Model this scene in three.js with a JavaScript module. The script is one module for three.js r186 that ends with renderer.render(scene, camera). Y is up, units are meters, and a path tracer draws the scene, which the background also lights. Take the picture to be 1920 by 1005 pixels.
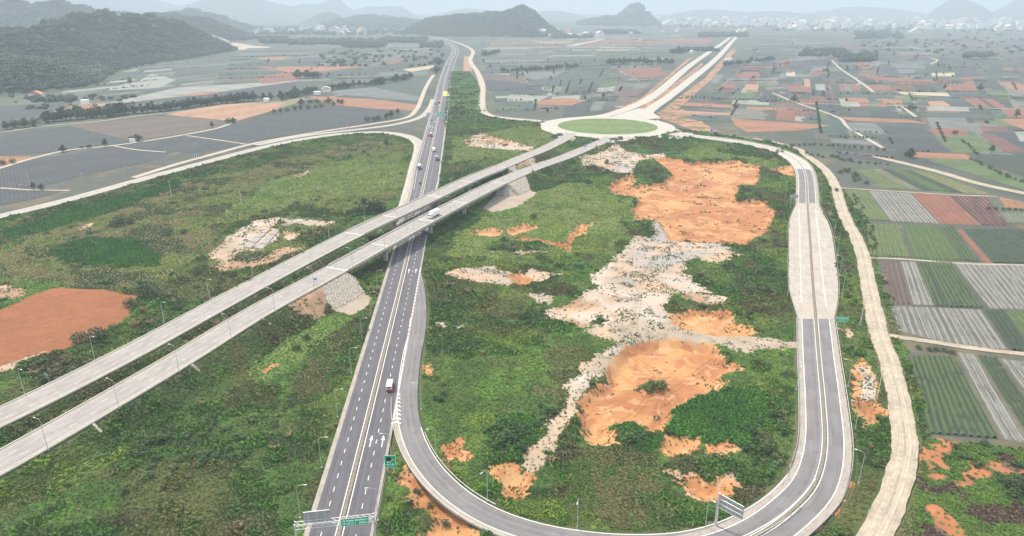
import * as THREE from 'three';
import { mergeGeometries } from 'three/addons/utils/BufferGeometryUtils.js';

// ---------------------------------------------------------------- camera, sky, sun, haze, exposure
const scene = new THREE.Scene();
const EYE = 120, PITCH = 20.83 * Math.PI / 180, FOCAL = 1280, PW = 1920, PH = 1005;
const camera = new THREE.PerspectiveCamera(2 * Math.atan(PH / 2 / FOCAL) * 180 / Math.PI, PW / PH, 1, 40000);
camera.position.set(0, EYE, 0);
camera.lookAt(0, EYE - Math.sin(PITCH) * 100, -Math.cos(PITCH) * 100);

const SKY_H = 64, SKY_W = 128, skyData = new Float32Array(SKY_W * SKY_H * 4);
for (let j = 0; j < SKY_H; j++) for (let i = 0; i < SKY_W; i++) {
  const el = ((j + 0.5) / SKY_H - 0.5) * Math.PI, t = Math.max(0, Math.sin(el)), k = (j * SKY_W + i) * 4;
  skyData[k] = 0.92 - 0.03 * t; skyData[k + 1] = 0.94 + 0.02 * t; skyData[k + 2] = 0.96 + 0.10 * t; skyData[k + 3] = 1;
}
const skyTexture = new THREE.DataTexture(skyData, SKY_W, SKY_H, THREE.RGBAFormat, THREE.FloatType);
skyTexture.mapping = THREE.EquirectangularReflectionMapping; skyTexture.magFilter = THREE.LinearFilter; skyTexture.needsUpdate = true;
scene.background = skyTexture; scene.environment = skyTexture;
const SKY_LEVEL = 0.50; scene.backgroundIntensity = SKY_LEVEL; scene.environmentIntensity = SKY_LEVEL;

const sun = new THREE.DirectionalLight(0xffeed6, 2.2);
sun.position.set(-420, 900, -680); sun.target.position.set(0, 0, -350); sun.castShadow = true;
sun.shadow.radius = 14; sun.shadow.mapSize.set(4096, 4096);
Object.assign(sun.shadow.camera, { left: -900, right: 900, top: 900, bottom: -900, near: 10, far: 4000 });
scene.add(sun, sun.target);
scene.fog = new THREE.FogExp2(new THREE.Color().setRGB(0.68, 0.845, 1.0), 0.0002);

const renderer = new THREE.WebGLRenderer({ antialias: true });
renderer.setSize(1024, 536); renderer.shadowMap.enabled = true;
renderer.toneMapping = THREE.LinearToneMapping; renderer.toneMappingExposure = 2.9;

// ---------------------------------------------------------------- helpers
const V3 = (x, y, z) => new THREE.Vector3(x, y, z);
const SP = Math.sin(PITCH), CP = Math.cos(PITCH);
// surveyed points: a sighting (u, v) of the drone's camera meets the level y = h at this place on the land
function at(u, v, h = 0) {
  const a = (u - PW / 2) / FOCAL, b = (PH / 2 - v) / FOCAL, dy = b * CP - SP, t = (h - EYE) / dy;
  return V3(a * t, h, -(CP + b * SP) * t);
}
const along = (pts, h = 0) => pts.map(([u, v, hh]) => at(u, v, hh ?? h));
function rng(seed) { let s = seed | 0; return () => { s = (s + 0x6d2b79f5) | 0; let t = Math.imul(s ^ (s >>> 15), 1 | s); t = (t + Math.imul(t ^ (t >>> 7), 61 | t)) ^ t; return ((t ^ (t >>> 14)) >>> 0) / 4294967296; }; }
const PERM = (() => { const r = rng(7), p = new Float32Array(65536); for (let i = 0; i < 65536; i++) p[i] = r(); return p; })();
function vnoise(x, y) {
  const xi = Math.floor(x), yi = Math.floor(y); let fx = x - xi, fy = y - yi; fx = fx * fx * (3 - 2 * fx); fy = fy * fy * (3 - 2 * fy);
  const a = ((yi & 255) << 8), b = (((yi + 1) & 255) << 8), c = xi & 255, d = (xi + 1) & 255;
  const p = PERM[a + c], q = PERM[a + d], r = PERM[b + c], s = PERM[b + d];
  return p + (q - p) * fx + (r - p) * fy + (p - q - r + s) * fx * fy;
}
function fbm(x, y, o = 4) { let s = 0, a = 0.5, n = 0; for (let i = 0; i < o; i++) { s += a * vnoise(x, y); n += a; x = x * 2.03 + 17.3; y = y * 2.01 + 9.1; a *= 0.5; } return s / n; }
const sm = (a, b, x) => { const t = Math.min(1, Math.max(0, (x - a) / (b - a))); return t * t * (3 - 2 * t); };
const lerp = (a, b, t) => a + (b - a) * t;
const names = new Map();
const numbered = (n) => { const k = names.get(n) || 0; names.set(n, k + 1); return k ? n + '_' + String(k).padStart(3, '0') : n; };
const shade = (o) => { o.traverse((c) => { if (c.isMesh) { c.castShadow = true; c.receiveShadow = true; } }); return o; };
function tag(o, label, category, extra = {}) { Object.assign(o.userData, { label, category }, extra); return o; }
function thing(name, label, category, pos = [0, 0, 0], turn = 0, extra = {}) {
  const g = new THREE.Group(); g.name = numbered(name); g.position.set(...pos); g.rotation.y = turn; scene.add(g); return tag(g, label, category, extra);
}
function mesh(name, geo, mat, parent = scene) {
  const m = new THREE.Mesh(geo, mat); m.name = parent === scene ? numbered(name) : name; m.castShadow = m.receiveShadow = true; parent.add(m); return m;
}
function struct(name, geo, mat, label, category) { return tag(mesh(name, geo, mat), label, category, { kind: 'structure' }); }
function copyOf(root, pos, turn, label, extra = {}) {
  const c = root.clone(); c.name = numbered(root.name.replace(/_\d{3}$/, '')); c.position.set(...pos); c.rotation.y = turn; c.userData = { ...root.userData, label, ...extra }; scene.add(c); return c;
}
const col = (r, g, b) => new THREE.Color().setRGB(r, g, b);
const mat = (r, g, b, rough = 0.85, more = {}) => new THREE.MeshStandardMaterial({ color: col(r, g, b), roughness: rough, side: THREE.DoubleSide, ...more });
const toS = (x) => 255 * (x <= 0.0031308 ? 12.92 * x : 1.055 * Math.pow(Math.max(x, 0), 1 / 2.4) - 0.055);
function texture(w, h, f, repeat = true, srgb = true) {      // f(i, j) -> [r, g, b] linear
  const d = new Uint8Array(w * h * 4);
  for (let j = 0; j < h; j++) for (let i = 0; i < w; i++) { const c = f(i, j), k = (j * w + i) * 4; d[k] = srgb ? toS(c[0]) : c[0] * 255; d[k + 1] = srgb ? toS(c[1]) : c[1] * 255; d[k + 2] = srgb ? toS(c[2]) : c[2] * 255; d[k + 3] = 255; }
  const t = new THREE.DataTexture(d, w, h); t.magFilter = THREE.LinearFilter; t.minFilter = THREE.LinearMipmapLinearFilter; t.generateMipmaps = true;
  t.wrapS = t.wrapT = repeat ? THREE.RepeatWrapping : THREE.ClampToEdgeWrapping; if (srgb) t.colorSpace = THREE.SRGBColorSpace; t.needsUpdate = true; return t;
}
// tiling fbm: noise on a wrapped lattice
function tfbm(x, y, per, o = 4) { let s = 0, a = 0.5, n = 0, p = per; for (let k = 0; k < o; k++) { const xi = Math.floor(x), yi = Math.floor(y), w = (q) => ((q % p) + p) % p; let fx = x - xi, fy = y - yi; fx = fx * fx * (3 - 2 * fx); fy = fy * fy * (3 - 2 * fy);
  const P = (i, j) => PERM[((w(yi + j) * 57 + k * 31) & 255) * 256 + ((w(xi + i) * 13 + k * 77) & 255)];
  s += a * lerp(lerp(P(0, 0), P(1, 0), fx), lerp(P(0, 1), P(1, 1), fx), fy); n += a; a *= 0.5; x *= 2; y *= 2; p *= 2; } return s / n; }
function bufGeo(pos, idx, uv) {
  const g = new THREE.BufferGeometry(); g.setAttribute('position', new THREE.Float32BufferAttribute(pos, 3));
  if (uv) g.setAttribute('uv', new THREE.Float32BufferAttribute(uv, 2)); g.setIndex(idx); g.computeVertexNormals(); return g;
}
function box(w, h, d, x = 0, y = 0, z = 0, rx = 0, ry = 0, rz = 0) { const g = new THREE.BoxGeometry(w, h, d); g.rotateX(rx); g.rotateZ(rz); g.rotateY(ry); g.translate(x, y, z); return g; }
function bar(a, b, r, n = 6, r2 = r) { const d = b.clone().sub(a), g = new THREE.CylinderGeometry(r2, r, d.length(), n); g.applyQuaternion(new THREE.Quaternion().setFromUnitVectors(V3(0, 1, 0), d.clone().normalize())); g.translate((a.x + b.x) / 2, (a.y + b.y) / 2, (a.z + b.z) / 2); return g; }
const join = (list) => mergeGeometries(list.map((g) => { const q = g.index ? g.toNonIndexed() : g; for (const k of Object.keys(q.attributes)) if (!['position', 'normal', 'uv'].includes(k)) q.deleteAttribute(k); return q; }));
// even samples on a smooth line through points
function smooth(pts, step = 4, closed = false) { const c = new THREE.CatmullRomCurve3(pts, closed, 'centripetal'); c.arcLengthDivisions = 600; const n = Math.max(2, Math.round(c.getLength() / step)); return c.getSpacedPoints(n); }
function frames(line) { // per point: position, unit sideways vector (to the traveller's right), distance run
  let s = 0; return line.map((p, i) => { const a = line[Math.max(0, i - 1)], b = line[Math.min(line.length - 1, i + 1)]; const d = V3(b.x - a.x, 0, b.z - a.z).normalize(); if (i) s += p.distanceTo(line[i - 1]); return { p, r: V3(-d.z, 0, d.x), d, s }; });
}
// ribbon between two sideways offsets (numbers or functions of i); skirts turn it into a slab
function ribbon(fr, o0, o1, lift = 0, drop = 0, from = 0, to = fr.length - 1) {
  const pos = [], uv = [], idx = [], f = (o, i) => (typeof o === 'function' ? o(fr[i].s, i) : o); let n = 0;
  const cols = drop ? 4 : 2;
  for (let i = from; i <= to; i++) { const { p, r, s } = fr[i], a = f(o0, i), b = f(o1, i), y = p.y + lift;
    const L = [p.x + r.x * a, p.z + r.z * a], R = [p.x + r.x * b, p.z + r.z * b];
    if (drop) { pos.push(L[0], y - drop, L[1], L[0], y, L[1], R[0], y, R[1], R[0], y - drop, R[1]); uv.push(a - drop, s, a, s, b, s, b + drop, s); }
    else { pos.push(L[0], y, L[1], R[0], y, R[1]); uv.push(a, s, b, s); }
    if (i > from) for (let c = 0; c < cols - 1; c++) { const q = n + c, w = n + c - cols; idx.push(w, w + 1, q, w + 1, q + 1, q); }
    n += cols; }
  return bufGeo(pos, idx, uv);
}
function pointAt(fr, s) { let i = 1; while (i < fr.length - 1 && fr[i].s < s) i++; const a = fr[i - 1], b = fr[i], t = Math.min(1, Math.max(0, (s - a.s) / (b.s - a.s || 1))); return { p: a.p.clone().lerp(b.p, t), r: a.r.clone().lerp(b.r, t).normalize(), d: a.d.clone().lerp(b.d, t).normalize() }; }
const off = (q, o, y = 0) => V3(q.p.x + q.r.x * o, q.p.y + y, q.p.z + q.r.z * o);
function sNear(fr, x, z) { let best = 1e18, s = 0, o = 0; for (const f of fr) { const dx = x - f.p.x, dz = z - f.p.z, d = dx * dx + dz * dz; if (d < best) { best = d; s = f.s + dx * f.d.x + dz * f.d.z; o = dx * f.r.x + dz * f.r.z; } } return [s, o]; }
function polyGeo(pts, y, uvDir = null, grid = 1) { // flat polygon on the land, uv in metres along uvDir
  const sh = pts.map((p) => new THREE.Vector2(p.x, p.z)), tri = THREE.ShapeUtils.triangulateShape(sh, []);
  const d = uvDir || { x: 1, z: 0 }, pos = [], uv = [], idx = [];
  for (const p of pts) { pos.push(p.x, p.y + y, p.z); uv.push((p.x * d.z - p.z * d.x) / grid, (p.x * d.x + p.z * d.z) / grid); }
  for (const [a, b, c] of tri) { const o = (sh[b].x - sh[a].x) * (sh[c].y - sh[a].y) - (sh[b].y - sh[a].y) * (sh[c].x - sh[a].x); o > 0 ? idx.push(a, c, b) : idx.push(a, b, c); }
  return bufGeo(pos, idx, uv);
}
function inside(poly, x, z) { let c = false; for (let i = 0, j = poly.length - 1; i < poly.length; j = i++) { const a = poly[i], b = poly[j]; if ((a.z > z) !== (b.z > z) && x < (b.x - a.x) * (z - a.z) / (b.z - a.z) + a.x) c = !c; } return c; }
const TH = ['first', 'second', 'third', 'fourth', 'fifth', 'sixth', 'seventh', 'eighth', 'ninth', 'tenth', 'eleventh', 'twelfth', 'thirteenth', 'fourteenth', 'fifteenth', 'sixteenth', 'seventeenth', 'eighteenth', 'nineteenth', 'twentieth'];
// ---------------------------------------------------------------- road lines (surveyed), used by the ground and the roads
const RY = 0.5;
const lineOf = (pts, h = RY, step = 4) => frames(smooth(along(pts, h), step));
const EX = lineOf([[596, 1165], [620, 1065], [661.3, 900], [720.5, 660], [749.8, 540], [773.5, 440], [801.5, 315], [816.7, 243], [826.5, 195], [834.5, 150], [846, 114], [853.5, 99], [851, 88], [838, 80], [813, 73], [775, 67.5], [735, 64]]);
const RR = lineOf([[820, 1090], [1000, 1068], [1200, 1056], [1300, 1044], [1380, 1022], [1440, 992], [1490, 953], [1523, 917], [1540, 877], [1547, 827], [1543, 750], [1535.5, 670], [1530, 602], [1525, 548], [1520.5, 480], [1518, 440], [1514, 381], [1511.7, 335], [1507, 318], [1495, 302], [1470, 287.5], [1440, 277], [1380, 265], [1320, 257], [1262, 250]]);
const RA = lineOf([[768, 486], [779, 540], [781, 590], [777, 628], [769, 662], [762, 710], [759, 750], [761, 783], [768, 813], [778, 840], [795, 870], [822, 903], [862, 938], [920, 972], [1000, 1000], [1090, 1017], [1180, 1024], [1280, 1020], [1360, 1001], [1430, 967], [1478, 930], [1512, 890]], RY - 0.02);
const DR = lineOf([[1560, 1110], [1600, 1060], [1638, 1005], [1678, 920], [1697, 837], [1690, 770], [1679, 720], [1665, 670], [1653, 640], [1629, 535], [1615, 468], [1583, 402], [1560, 335], [1540, 311], [1515, 293], [1497, 279]], 0.3);
const LR = lineOf([[-180, 447], [0, 405], [120, 376], [280, 332], [400, 300], [480, 279], [560, 262], [640, 251], [713, 248], [760, 254], [783, 266], [786, 282], [779, 312], [772, 345], [762, 385], [752, 430]], RY - 0.03);
const UR = lineOf([[480, 272], [560, 256], [640, 246], [713, 237.5], [760, 229], [790, 218.5], [805, 204], [813, 186]], RY - 0.05);
const FL = lineOf([[250, 333], [330, 308], [400, 289], [480, 268], [613, 245], [693, 233], [760, 221], [780, 206], [790, 185], [797, 167], [805, 152], [813, 140]], 0.25);
const FR = lineOf([[790, 66], [827, 72], [866, 83], [886, 95], [882, 114], [895.5, 136], [904, 159], [903, 190], [907, 210], [925, 218], [964, 222.6], [1000, 225.5], [1030, 229]], 0.3);
const NL = lineOf([[1090, 221], [1130, 217], [1170, 206], [1213, 187], [1293, 123], [1360, 77], [1388, 53]], RY - 0.01);
const NR = lineOf([[1215, 222], [1212, 213], [1225, 201], [1247, 186], [1303, 143], [1343, 110], [1377, 73], [1398, 52]], RY - 0.02);
const DA = frames(smooth(along([[-140, 843, 4.2], [0, 782, 4.8], [226, 670, 5.8], [480, 533, 7.2], [673, 433, 8.0], [780, 384, 8.1], [880, 337, 7.5], [943, 311, 6.4], [978, 296, 5.2], [1020, 279, 3.0], [1047, 266, 1.5], [1062, 257, 0.8], [1070, 249, 0.55]]), 4));
const DB = frames(smooth(along([[-120, 929, 4.2], [0, 867, 4.8], [160, 777, 5.4], [338, 673, 6.2], [480, 586, 7.0], [600, 521, 7.6], [713, 459, 8.0], [813, 405, 8.1], [945, 338, 6.9], [1011, 311, 5.2], [1055, 296, 3.6], [1100, 277.5, 1.7], [1130, 265, 0.75], [1146, 257, 0.55]]), 4));
const ROUND = at(1139, 236.5, RY), R_IN = 54.5, R_OUT = 72;
const spanOf = (fr, u0, v0, u1, v1) => { const a = at(u0, v0, 7.5), b = at(u1, v1, 7), s = [sNear(fr, a.x, a.z)[0], sNear(fr, b.x, b.z)[0]]; return [Math.min(...s), Math.max(...s)]; };
const SPAN_A = spanOf(DA, 665, 440, 943, 312), SPAN_B = spanOf(DB, 632, 505, 940, 343);
const HW_DECK = 5.9, HW_RR = 7.2, HW_RA = 4.1, HW_DR = 3.4, HW_LR = 5;
const sBridge = sNear(EX, at(785, 380).x, at(785, 380).z)[0];
const exL = (s) => -8.6 - 2.0 * sm(sBridge + 10, sBridge + 120, s), exR = (s) => 8.3 + 2.3 * sm(sBridge - 10, sBridge + 60, s);
const roadList = [[EX, 9], [RR, HW_RR], [RA, HW_RA + 0.4], [DR, HW_DR], [LR, HW_LR], [UR, 4], [FL, 3], [FR, 5], [NL, 6], [NR, 6]];

// ---------------------------------------------------------------- land cover of the interchange: what lies on the ground, where
const X0 = -340, Z0 = -80, GW = 610, GD = 710, CELL = 0.5, NX = GW / CELL, NZ = GD / CELL;
const cover = new Uint8Array(NX * NZ), road = new Uint8Array(NX * NZ);
const GRASS = 0, CLAY = 1, SAND = 2, TAN = 3, RED = 4, STONE = 5, BRIGHT = 6, OLIVE = 7, ROUGH = 8, BUSH = 9, OUT = 10, GREY = 11, LAWN = 12, DRY = 13;
function fillPoly(grid, pts, id) {
  let z0 = 1e9, z1 = -1e9; for (const p of pts) { z0 = Math.min(z0, p.z); z1 = Math.max(z1, p.z); }
  for (let j = Math.max(0, Math.floor((Z0 - z1) / CELL)); j < Math.min(NZ, (Z0 - z0) / CELL); j++) {
    const z = Z0 - (j + 0.5) * CELL, xs = [];
    for (let i = 0, k = pts.length - 1; i < pts.length; k = i++) { const a = pts[i], b = pts[k]; if ((a.z > z) !== (b.z > z)) xs.push((b.x - a.x) * (z - a.z) / (b.z - a.z) + a.x); }
    xs.sort((a, b) => a - b);
    for (let q = 0; q + 1 < xs.length; q += 2) for (let i = Math.max(0, Math.round((xs[q] - X0) / CELL)); i < Math.min(NX, (xs[q + 1] - X0) / CELL); i++) grid[j * NX + i] = id;
  }
}
const zone = (id, pts, h = 0) => fillPoly(cover, along(pts, h), id);
cover.fill(OUT);
// the vegetated land between the old road, the roundabout and the dirt road
fillPoly(cover, [...LR.slice(0, 9999).filter((f) => f.s < LR[LR.length - 1].s - 60).map((f) => f.p), ...along([[812, 230], [845, 228], [1000, 229], [1139, 225], [1262, 240], [1330, 249], [1440, 264], [1505, 286]]), ...[...DR].reverse().map((f) => f.p), ...along([[1500, 1290], [400, 1290], [-300, 1000]])], GRASS);
zone(ROUGH, [[1700, 1010], [1722, 900], [1738, 822], [1790, 826], [1925, 838], [2050, 1010], [1990, 1120], [1620, 1120]]);
zone(GRASS, [[1640, 640], [1690, 640], [1700, 665], [1738, 818], [1722, 900], [1700, 1010], [1620, 1120], [1560, 1115], [1660, 960], [1700, 850]]);
zone(GRASS, [[1566, 335], [1580, 357], [1622, 414], [1640, 490], [1668, 572], [1690, 630], [1655, 640], [1625, 520], [1580, 400]]);
// wide zones of different growth
zone(OLIVE, [[0, 440], [150, 400], [420, 320], [700, 262], [770, 275], [750, 360], [640, 400], [500, 400], [420, 430], [330, 520], [230, 540], [0, 530]]);
zone(BRIGHT, [[620, 300], [760, 290], [745, 350], [600, 370], [520, 390], [430, 400], [480, 350]]);
zone(BRIGHT, [[850, 262], [960, 235], [1040, 240], [1050, 262], [960, 290], [850, 312]]);
zone(BRIGHT, [[1270, 300], [1300, 270], [1440, 300], [1480, 330], [1460, 320], [1380, 298]]);
zone(BRIGHT, [[1000, 370], [1090, 340], [1180, 370], [1190, 410], [1100, 400], [1010, 410]]);
zone(BRIGHT, [[830, 480], [880, 420], [960, 372], [1060, 340], [1180, 365], [1195, 430], [1120, 490], [1000, 500], [900, 495]]);
zone(GRASS, [[890, 470], [960, 440], [1060, 470], [1090, 430], [1150, 450], [1100, 490], [1000, 495]]);
zone(DRY, [[1080, 850], [1160, 830], [1240, 860], [1260, 930], [1300, 960], [1200, 990], [1090, 960]]);
zone(DRY, [[990, 700], [1075, 690], [1060, 740], [1010, 760]]);
zone(DRY, [[560, 700], [650, 610], [680, 600], [640, 700], [600, 760]]);
zone(BRIGHT, [[450, 690], [620, 590], [660, 600], [560, 680], [480, 720]]);
zone(BUSH, [[110, 462], [170, 446], [260, 450], [298, 478], [296, 498], [220, 500], [130, 488], [92, 475]]);
zone(BUSH, [[930, 790], [965, 775], [1005, 790], [1015, 830], [985, 850], [935, 840], [915, 815]]);
zone(BUSH, [[1250, 790], [1290, 752], [1350, 725], [1420, 735], [1430, 780], [1400, 830], [1345, 830], [1290, 822], [1255, 805]]);
zone(BUSH, [[1140, 792], [1170, 788], [1210, 810], [1245, 815], [1240, 830], [1200, 835], [1165, 820]]);
zone(BUSH, [[10, 432], [80, 412], [160, 385], [260, 358], [330, 338], [340, 345], [240, 385], [130, 420], [20, 450]]);
// bare ground
zone(CLAY, [[1150, 340], [1185, 322], [1192, 345], [1235, 343], [1258, 325], [1225, 296], [1240, 292], [1290, 302], [1380, 300], [1427, 310], [1421, 345], [1385, 345], [1380, 370], [1440, 375], [1460, 405], [1430, 440], [1390, 458], [1340, 455], [1255, 452], [1240, 420], [1215, 410], [1185, 412], [1185, 390], [1200, 368], [1150, 362], [1140, 350]]);
zone(SAND, [[1190, 440], [1230, 452], [1290, 456], [1345, 457], [1390, 478], [1345, 492], [1290, 480], [1285, 510], [1325, 540], [1345, 550], [1262, 549], [1255, 575], [1300, 605], [1420, 630], [1500, 646], [1498, 653], [1390, 657], [1340, 645], [1260, 632], [1200, 636], [1165, 655], [1140, 690], [1120, 704], [1100, 718], [1087, 745], [1075, 775], [1058, 805], [1040, 845], [1010, 872], [980, 880], [975, 862], [1010, 830], [1035, 790], [1060, 750], [1072, 722], [1060, 730], [1050, 724], [1090, 700], [1085, 680], [1130, 660], [1150, 640], [1090, 620], [1130, 600], [1120, 545], [1112, 515], [1150, 490]]);
zone(GREY, [[1195, 470], [1225, 440], [1215, 415], [1235, 412], [1255, 452], [1345, 456], [1380, 466], [1330, 470], [1260, 500], [1190, 545], [1170, 520]]);
zone(TAN, [[1010, 580], [1060, 570], [1095, 545], [1130, 540], [1200, 560], [1175, 585], [1120, 590], [1095, 615], [1045, 600]]);
zone(TAN, [[1285, 548], [1330, 552], [1362, 556], [1360, 572], [1330, 570], [1285, 562]]);
zone(CLAY, [[1140, 690], [1165, 652], [1200, 635], [1260, 632], [1340, 645], [1395, 690], [1350, 698], [1338, 735], [1300, 750], [1270, 768], [1247, 808], [1230, 812], [1190, 797], [1150, 793], [1140, 800], [1155, 827], [1110, 829], [1088, 820], [1085, 770], [1091, 745], [1110, 720], [1143, 710]]);
zone(GRASS, [[1200, 716], [1220, 707], [1243, 706], [1243, 718], [1222, 724], [1203, 723]]);
zone(CLAY, [[1338, 700], [1365, 713], [1345, 736], [1335, 738]]);
zone(CLAY, [[1252, 588], [1290, 577], [1370, 582], [1385, 600], [1432, 625], [1370, 630], [1300, 618], [1258, 605]]);
zone(CLAY, [[1233, 838], [1255, 812], [1320, 820], [1302, 848], [1245, 846]]); zone(CLAY, [[1325, 832], [1362, 822], [1382, 838], [1352, 858], [1322, 850]]);
zone(TAN, [[1245, 878], [1290, 900], [1270, 920], [1300, 940], [1350, 918], [1385, 912], [1372, 888], [1330, 900]]); zone(CLAY, [[1262, 905], [1300, 898], [1340, 902], [1380, 906], [1360, 926], [1312, 942], [1295, 925]]);
zone(CLAY, [[825, 835], [858, 820], [892, 848], [862, 862], [832, 856]]); zone(CLAY, [[915, 872], [960, 866], [998, 882], [984, 922], [958, 935], [926, 908]]);
zone(CLAY, [[748, 882], [772, 872], [790, 895], [852, 950], [900, 1000], [880, 1040], [800, 1040], [765, 965], [755, 920]]);
zone(GRASS, [[758, 955], [790, 948], [800, 980], [770, 1040], [735, 1040], [745, 980]]);
zone(SAND, [[832, 512], [870, 499], [930, 500], [960, 512], [1000, 505], [1052, 512], [1000, 530], [960, 536], [900, 531], [860, 525]]);
zone(CLAY, [[950, 515], [975, 508], [1000, 528], [960, 536]]);
zone(SAND, [[985, 548], [1040, 552], [1030, 570], [1000, 566]]); zone(SAND, [[850, 608], [880, 606], [858, 618]]); zone(SAND, [[812, 604], [850, 610], [835, 616]]);
zone(SAND, [[1085, 297], [1130, 283], [1150, 268], [1158, 268], [1172, 283], [1215, 290], [1245, 287], [1250, 292], [1200, 302], [1180, 326], [1150, 322], [1120, 312], [1090, 311]]);
zone(GREY, [[1140, 285], [1165, 288], [1185, 322], [1165, 322], [1148, 300]]);
zone(OLIVE, [[385, 472], [420, 440], [480, 411], [520, 404], [600, 410], [642, 416], [600, 430], [560, 440], [572, 465], [520, 490], [470, 505], [420, 511], [385, 506]]); zone(TAN, [[400, 500], [430, 488], [480, 490], [500, 478], [540, 462], [565, 462], [520, 488], [470, 503], [420, 509]]); zone(TAN, [[530, 432], [560, 436], [558, 448], [530, 452]]);
zone(SAND, [[390, 480], [430, 440], [480, 412], [530, 405], [500, 430], [520, 440], [490, 470], [450, 470], [420, 495]]);
zone(SAND, [[520, 406], [640, 416], [600, 424], [540, 416]]); zone(GREY, [[456, 462], [505, 425], [524, 430], [490, 468]]);
zone(RED, [[-60, 600], [0, 580], [100, 540], [190, 543], [255, 555], [240, 590], [200, 620], [130, 650], [70, 665], [0, 694], [-60, 715]]); zone(SAND, [[-10, 690], [70, 660], [100, 652], [60, 668], [0, 694]]);
zone(TAN, [[-60, 530], [20, 538], [52, 545], [30, 560], [-60, 564]]);
zone(CLAY, [[875, 436], [918, 425], [940, 431], [935, 441], [892, 441]]); zone(CLAY, [[948, 428], [985, 415], [1012, 424], [985, 433], [955, 441]]);
zone(CLAY, [[1068, 438], [1085, 420], [1112, 416], [1100, 434], [1078, 448], [1066, 470], [1052, 462], [1005, 452], [962, 448], [978, 442], [1035, 452], [1062, 456]]); zone(TAN, [[968, 470], [985, 468], [1030, 468], [1025, 472], [980, 476]]);
zone(CLAY, [[1600, 672], [1622, 668], [1642, 690], [1656, 770], [1632, 816], [1620, 782], [1600, 752]]); zone(SAND, [[1612, 682], [1634, 688], [1648, 745], [1630, 748], [1615, 720]]);
zone(TAN, [[1567, 612], [1585, 614], [1605, 632], [1585, 628]]); zone(CLAY, [[1500, 1000], [1560, 940], [1598, 850], [1603, 870], [1575, 945], [1530, 1000]]);
zone(CLAY, [[800, 684], [812, 682], [818, 706], [806, 708]]); zone(CLAY, [[490, 690], [520, 676], [524, 680], [500, 694]]);
zone(TAN, [[865, 265], [905, 250], [1000, 275], [1000, 284], [880, 275]]); zone(SAND, [[885, 255], [905, 248], [900, 272], [880, 274]]);
zone(CLAY, [[1440, 315], [1490, 306], [1490, 330], [1465, 325]]);
zone(TAN, [[548, 330], [575, 320], [580, 324], [555, 334]]); zone(TAN, [[140, 425], [170, 417], [178, 421], [155, 430]]);
zone(STONE, [[598, 545], [640, 512], [694, 548], [690, 562], [655, 580], [612, 566]], 2.5);
zone(STONE, [[905, 384], [935, 352], [980, 333], [1003, 358], [968, 380], [925, 390]], 2.5);
zone(STONE, [[925, 352], [960, 312], [976, 320], [958, 335], [938, 350]], 4); zone(TAN, [[963, 310], [1000, 294], [1012, 300], [976, 318]], 4.5);
zone(TAN, [[530, 580], [600, 540], [612, 566], [600, 590], [560, 592]], 2.5);
// lines of the roads, kept clear of plants
for (const [fr, hw] of [...roadList, [DA, HW_DECK], [DB, HW_DECK]]) for (const f of frames(fr.length > 2 ? smooth(fr.map((q) => q.p), 0.3) : [])) {
  const hwid = fr === EX ? Math.max(-exL(f.s), exR(f.s)) + 0.3 : hw + (fr === RR || fr === LR ? 1.3 : 0.6), isDeck = fr === DA || fr === DB, sp = fr === DA ? SPAN_A : SPAN_B;
  if (isDeck && f.s > sp[0] && f.s < sp[1]) continue;
  for (let o = -hwid; o <= hwid; o += 0.25) { const i = Math.round((f.p.x + f.r.x * o - X0) / CELL), j = Math.round((Z0 - f.p.z - f.r.z * o) / CELL); if (i >= 0 && j >= 0 && i < NX && j < NZ) road[j * NX + i] = 1; }
}
fillPoly(road, along([[1493, 381], [1479, 412], [1478, 470], [1478, 538], [1496, 597], [1565, 597], [1574, 542], [1568, 480], [1558, 428], [1533, 381]], RY), 1);
fillPoly(road, Array.from({ length: 80 }, (_, k) => V3(ROUND.x + Math.cos(k / 40 * Math.PI) * (R_OUT + 0.5), 0, ROUND.z + Math.sin(k / 40 * Math.PI) * (R_OUT + 0.5))), 1);
const coverAt = (x, z) => { const i = Math.floor((x - X0) / CELL), j = Math.floor((Z0 - z) / CELL); return i < 0 || j < 0 || i >= NX || j >= NZ ? OUT : cover[j * NX + i]; };
const roadAt = (x, z) => { const i = Math.floor((x - X0) / CELL), j = Math.floor((Z0 - z) / CELL); return i < 0 || j < 0 || i >= NX || j >= NZ ? 0 : road[j * NX + i]; };
// ragged outlines
const ragged = (x, z) => { const w = 5 * (fbm(x * 0.09, z * 0.09, 3) - 0.5) + 5 * (fbm(x * 0.42 + 40, z * 0.42, 4) - 0.5), w2 = 5 * (fbm(x * 0.09 + 90, z * 0.09, 3) - 0.5) + 5 * (fbm(x * 0.5 + 7, z * 0.5 + 60, 3) - 0.5); const c = coverAt(x, z); return c === STONE || c === RED ? c : coverAt(x + w, z + w2); };

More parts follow.
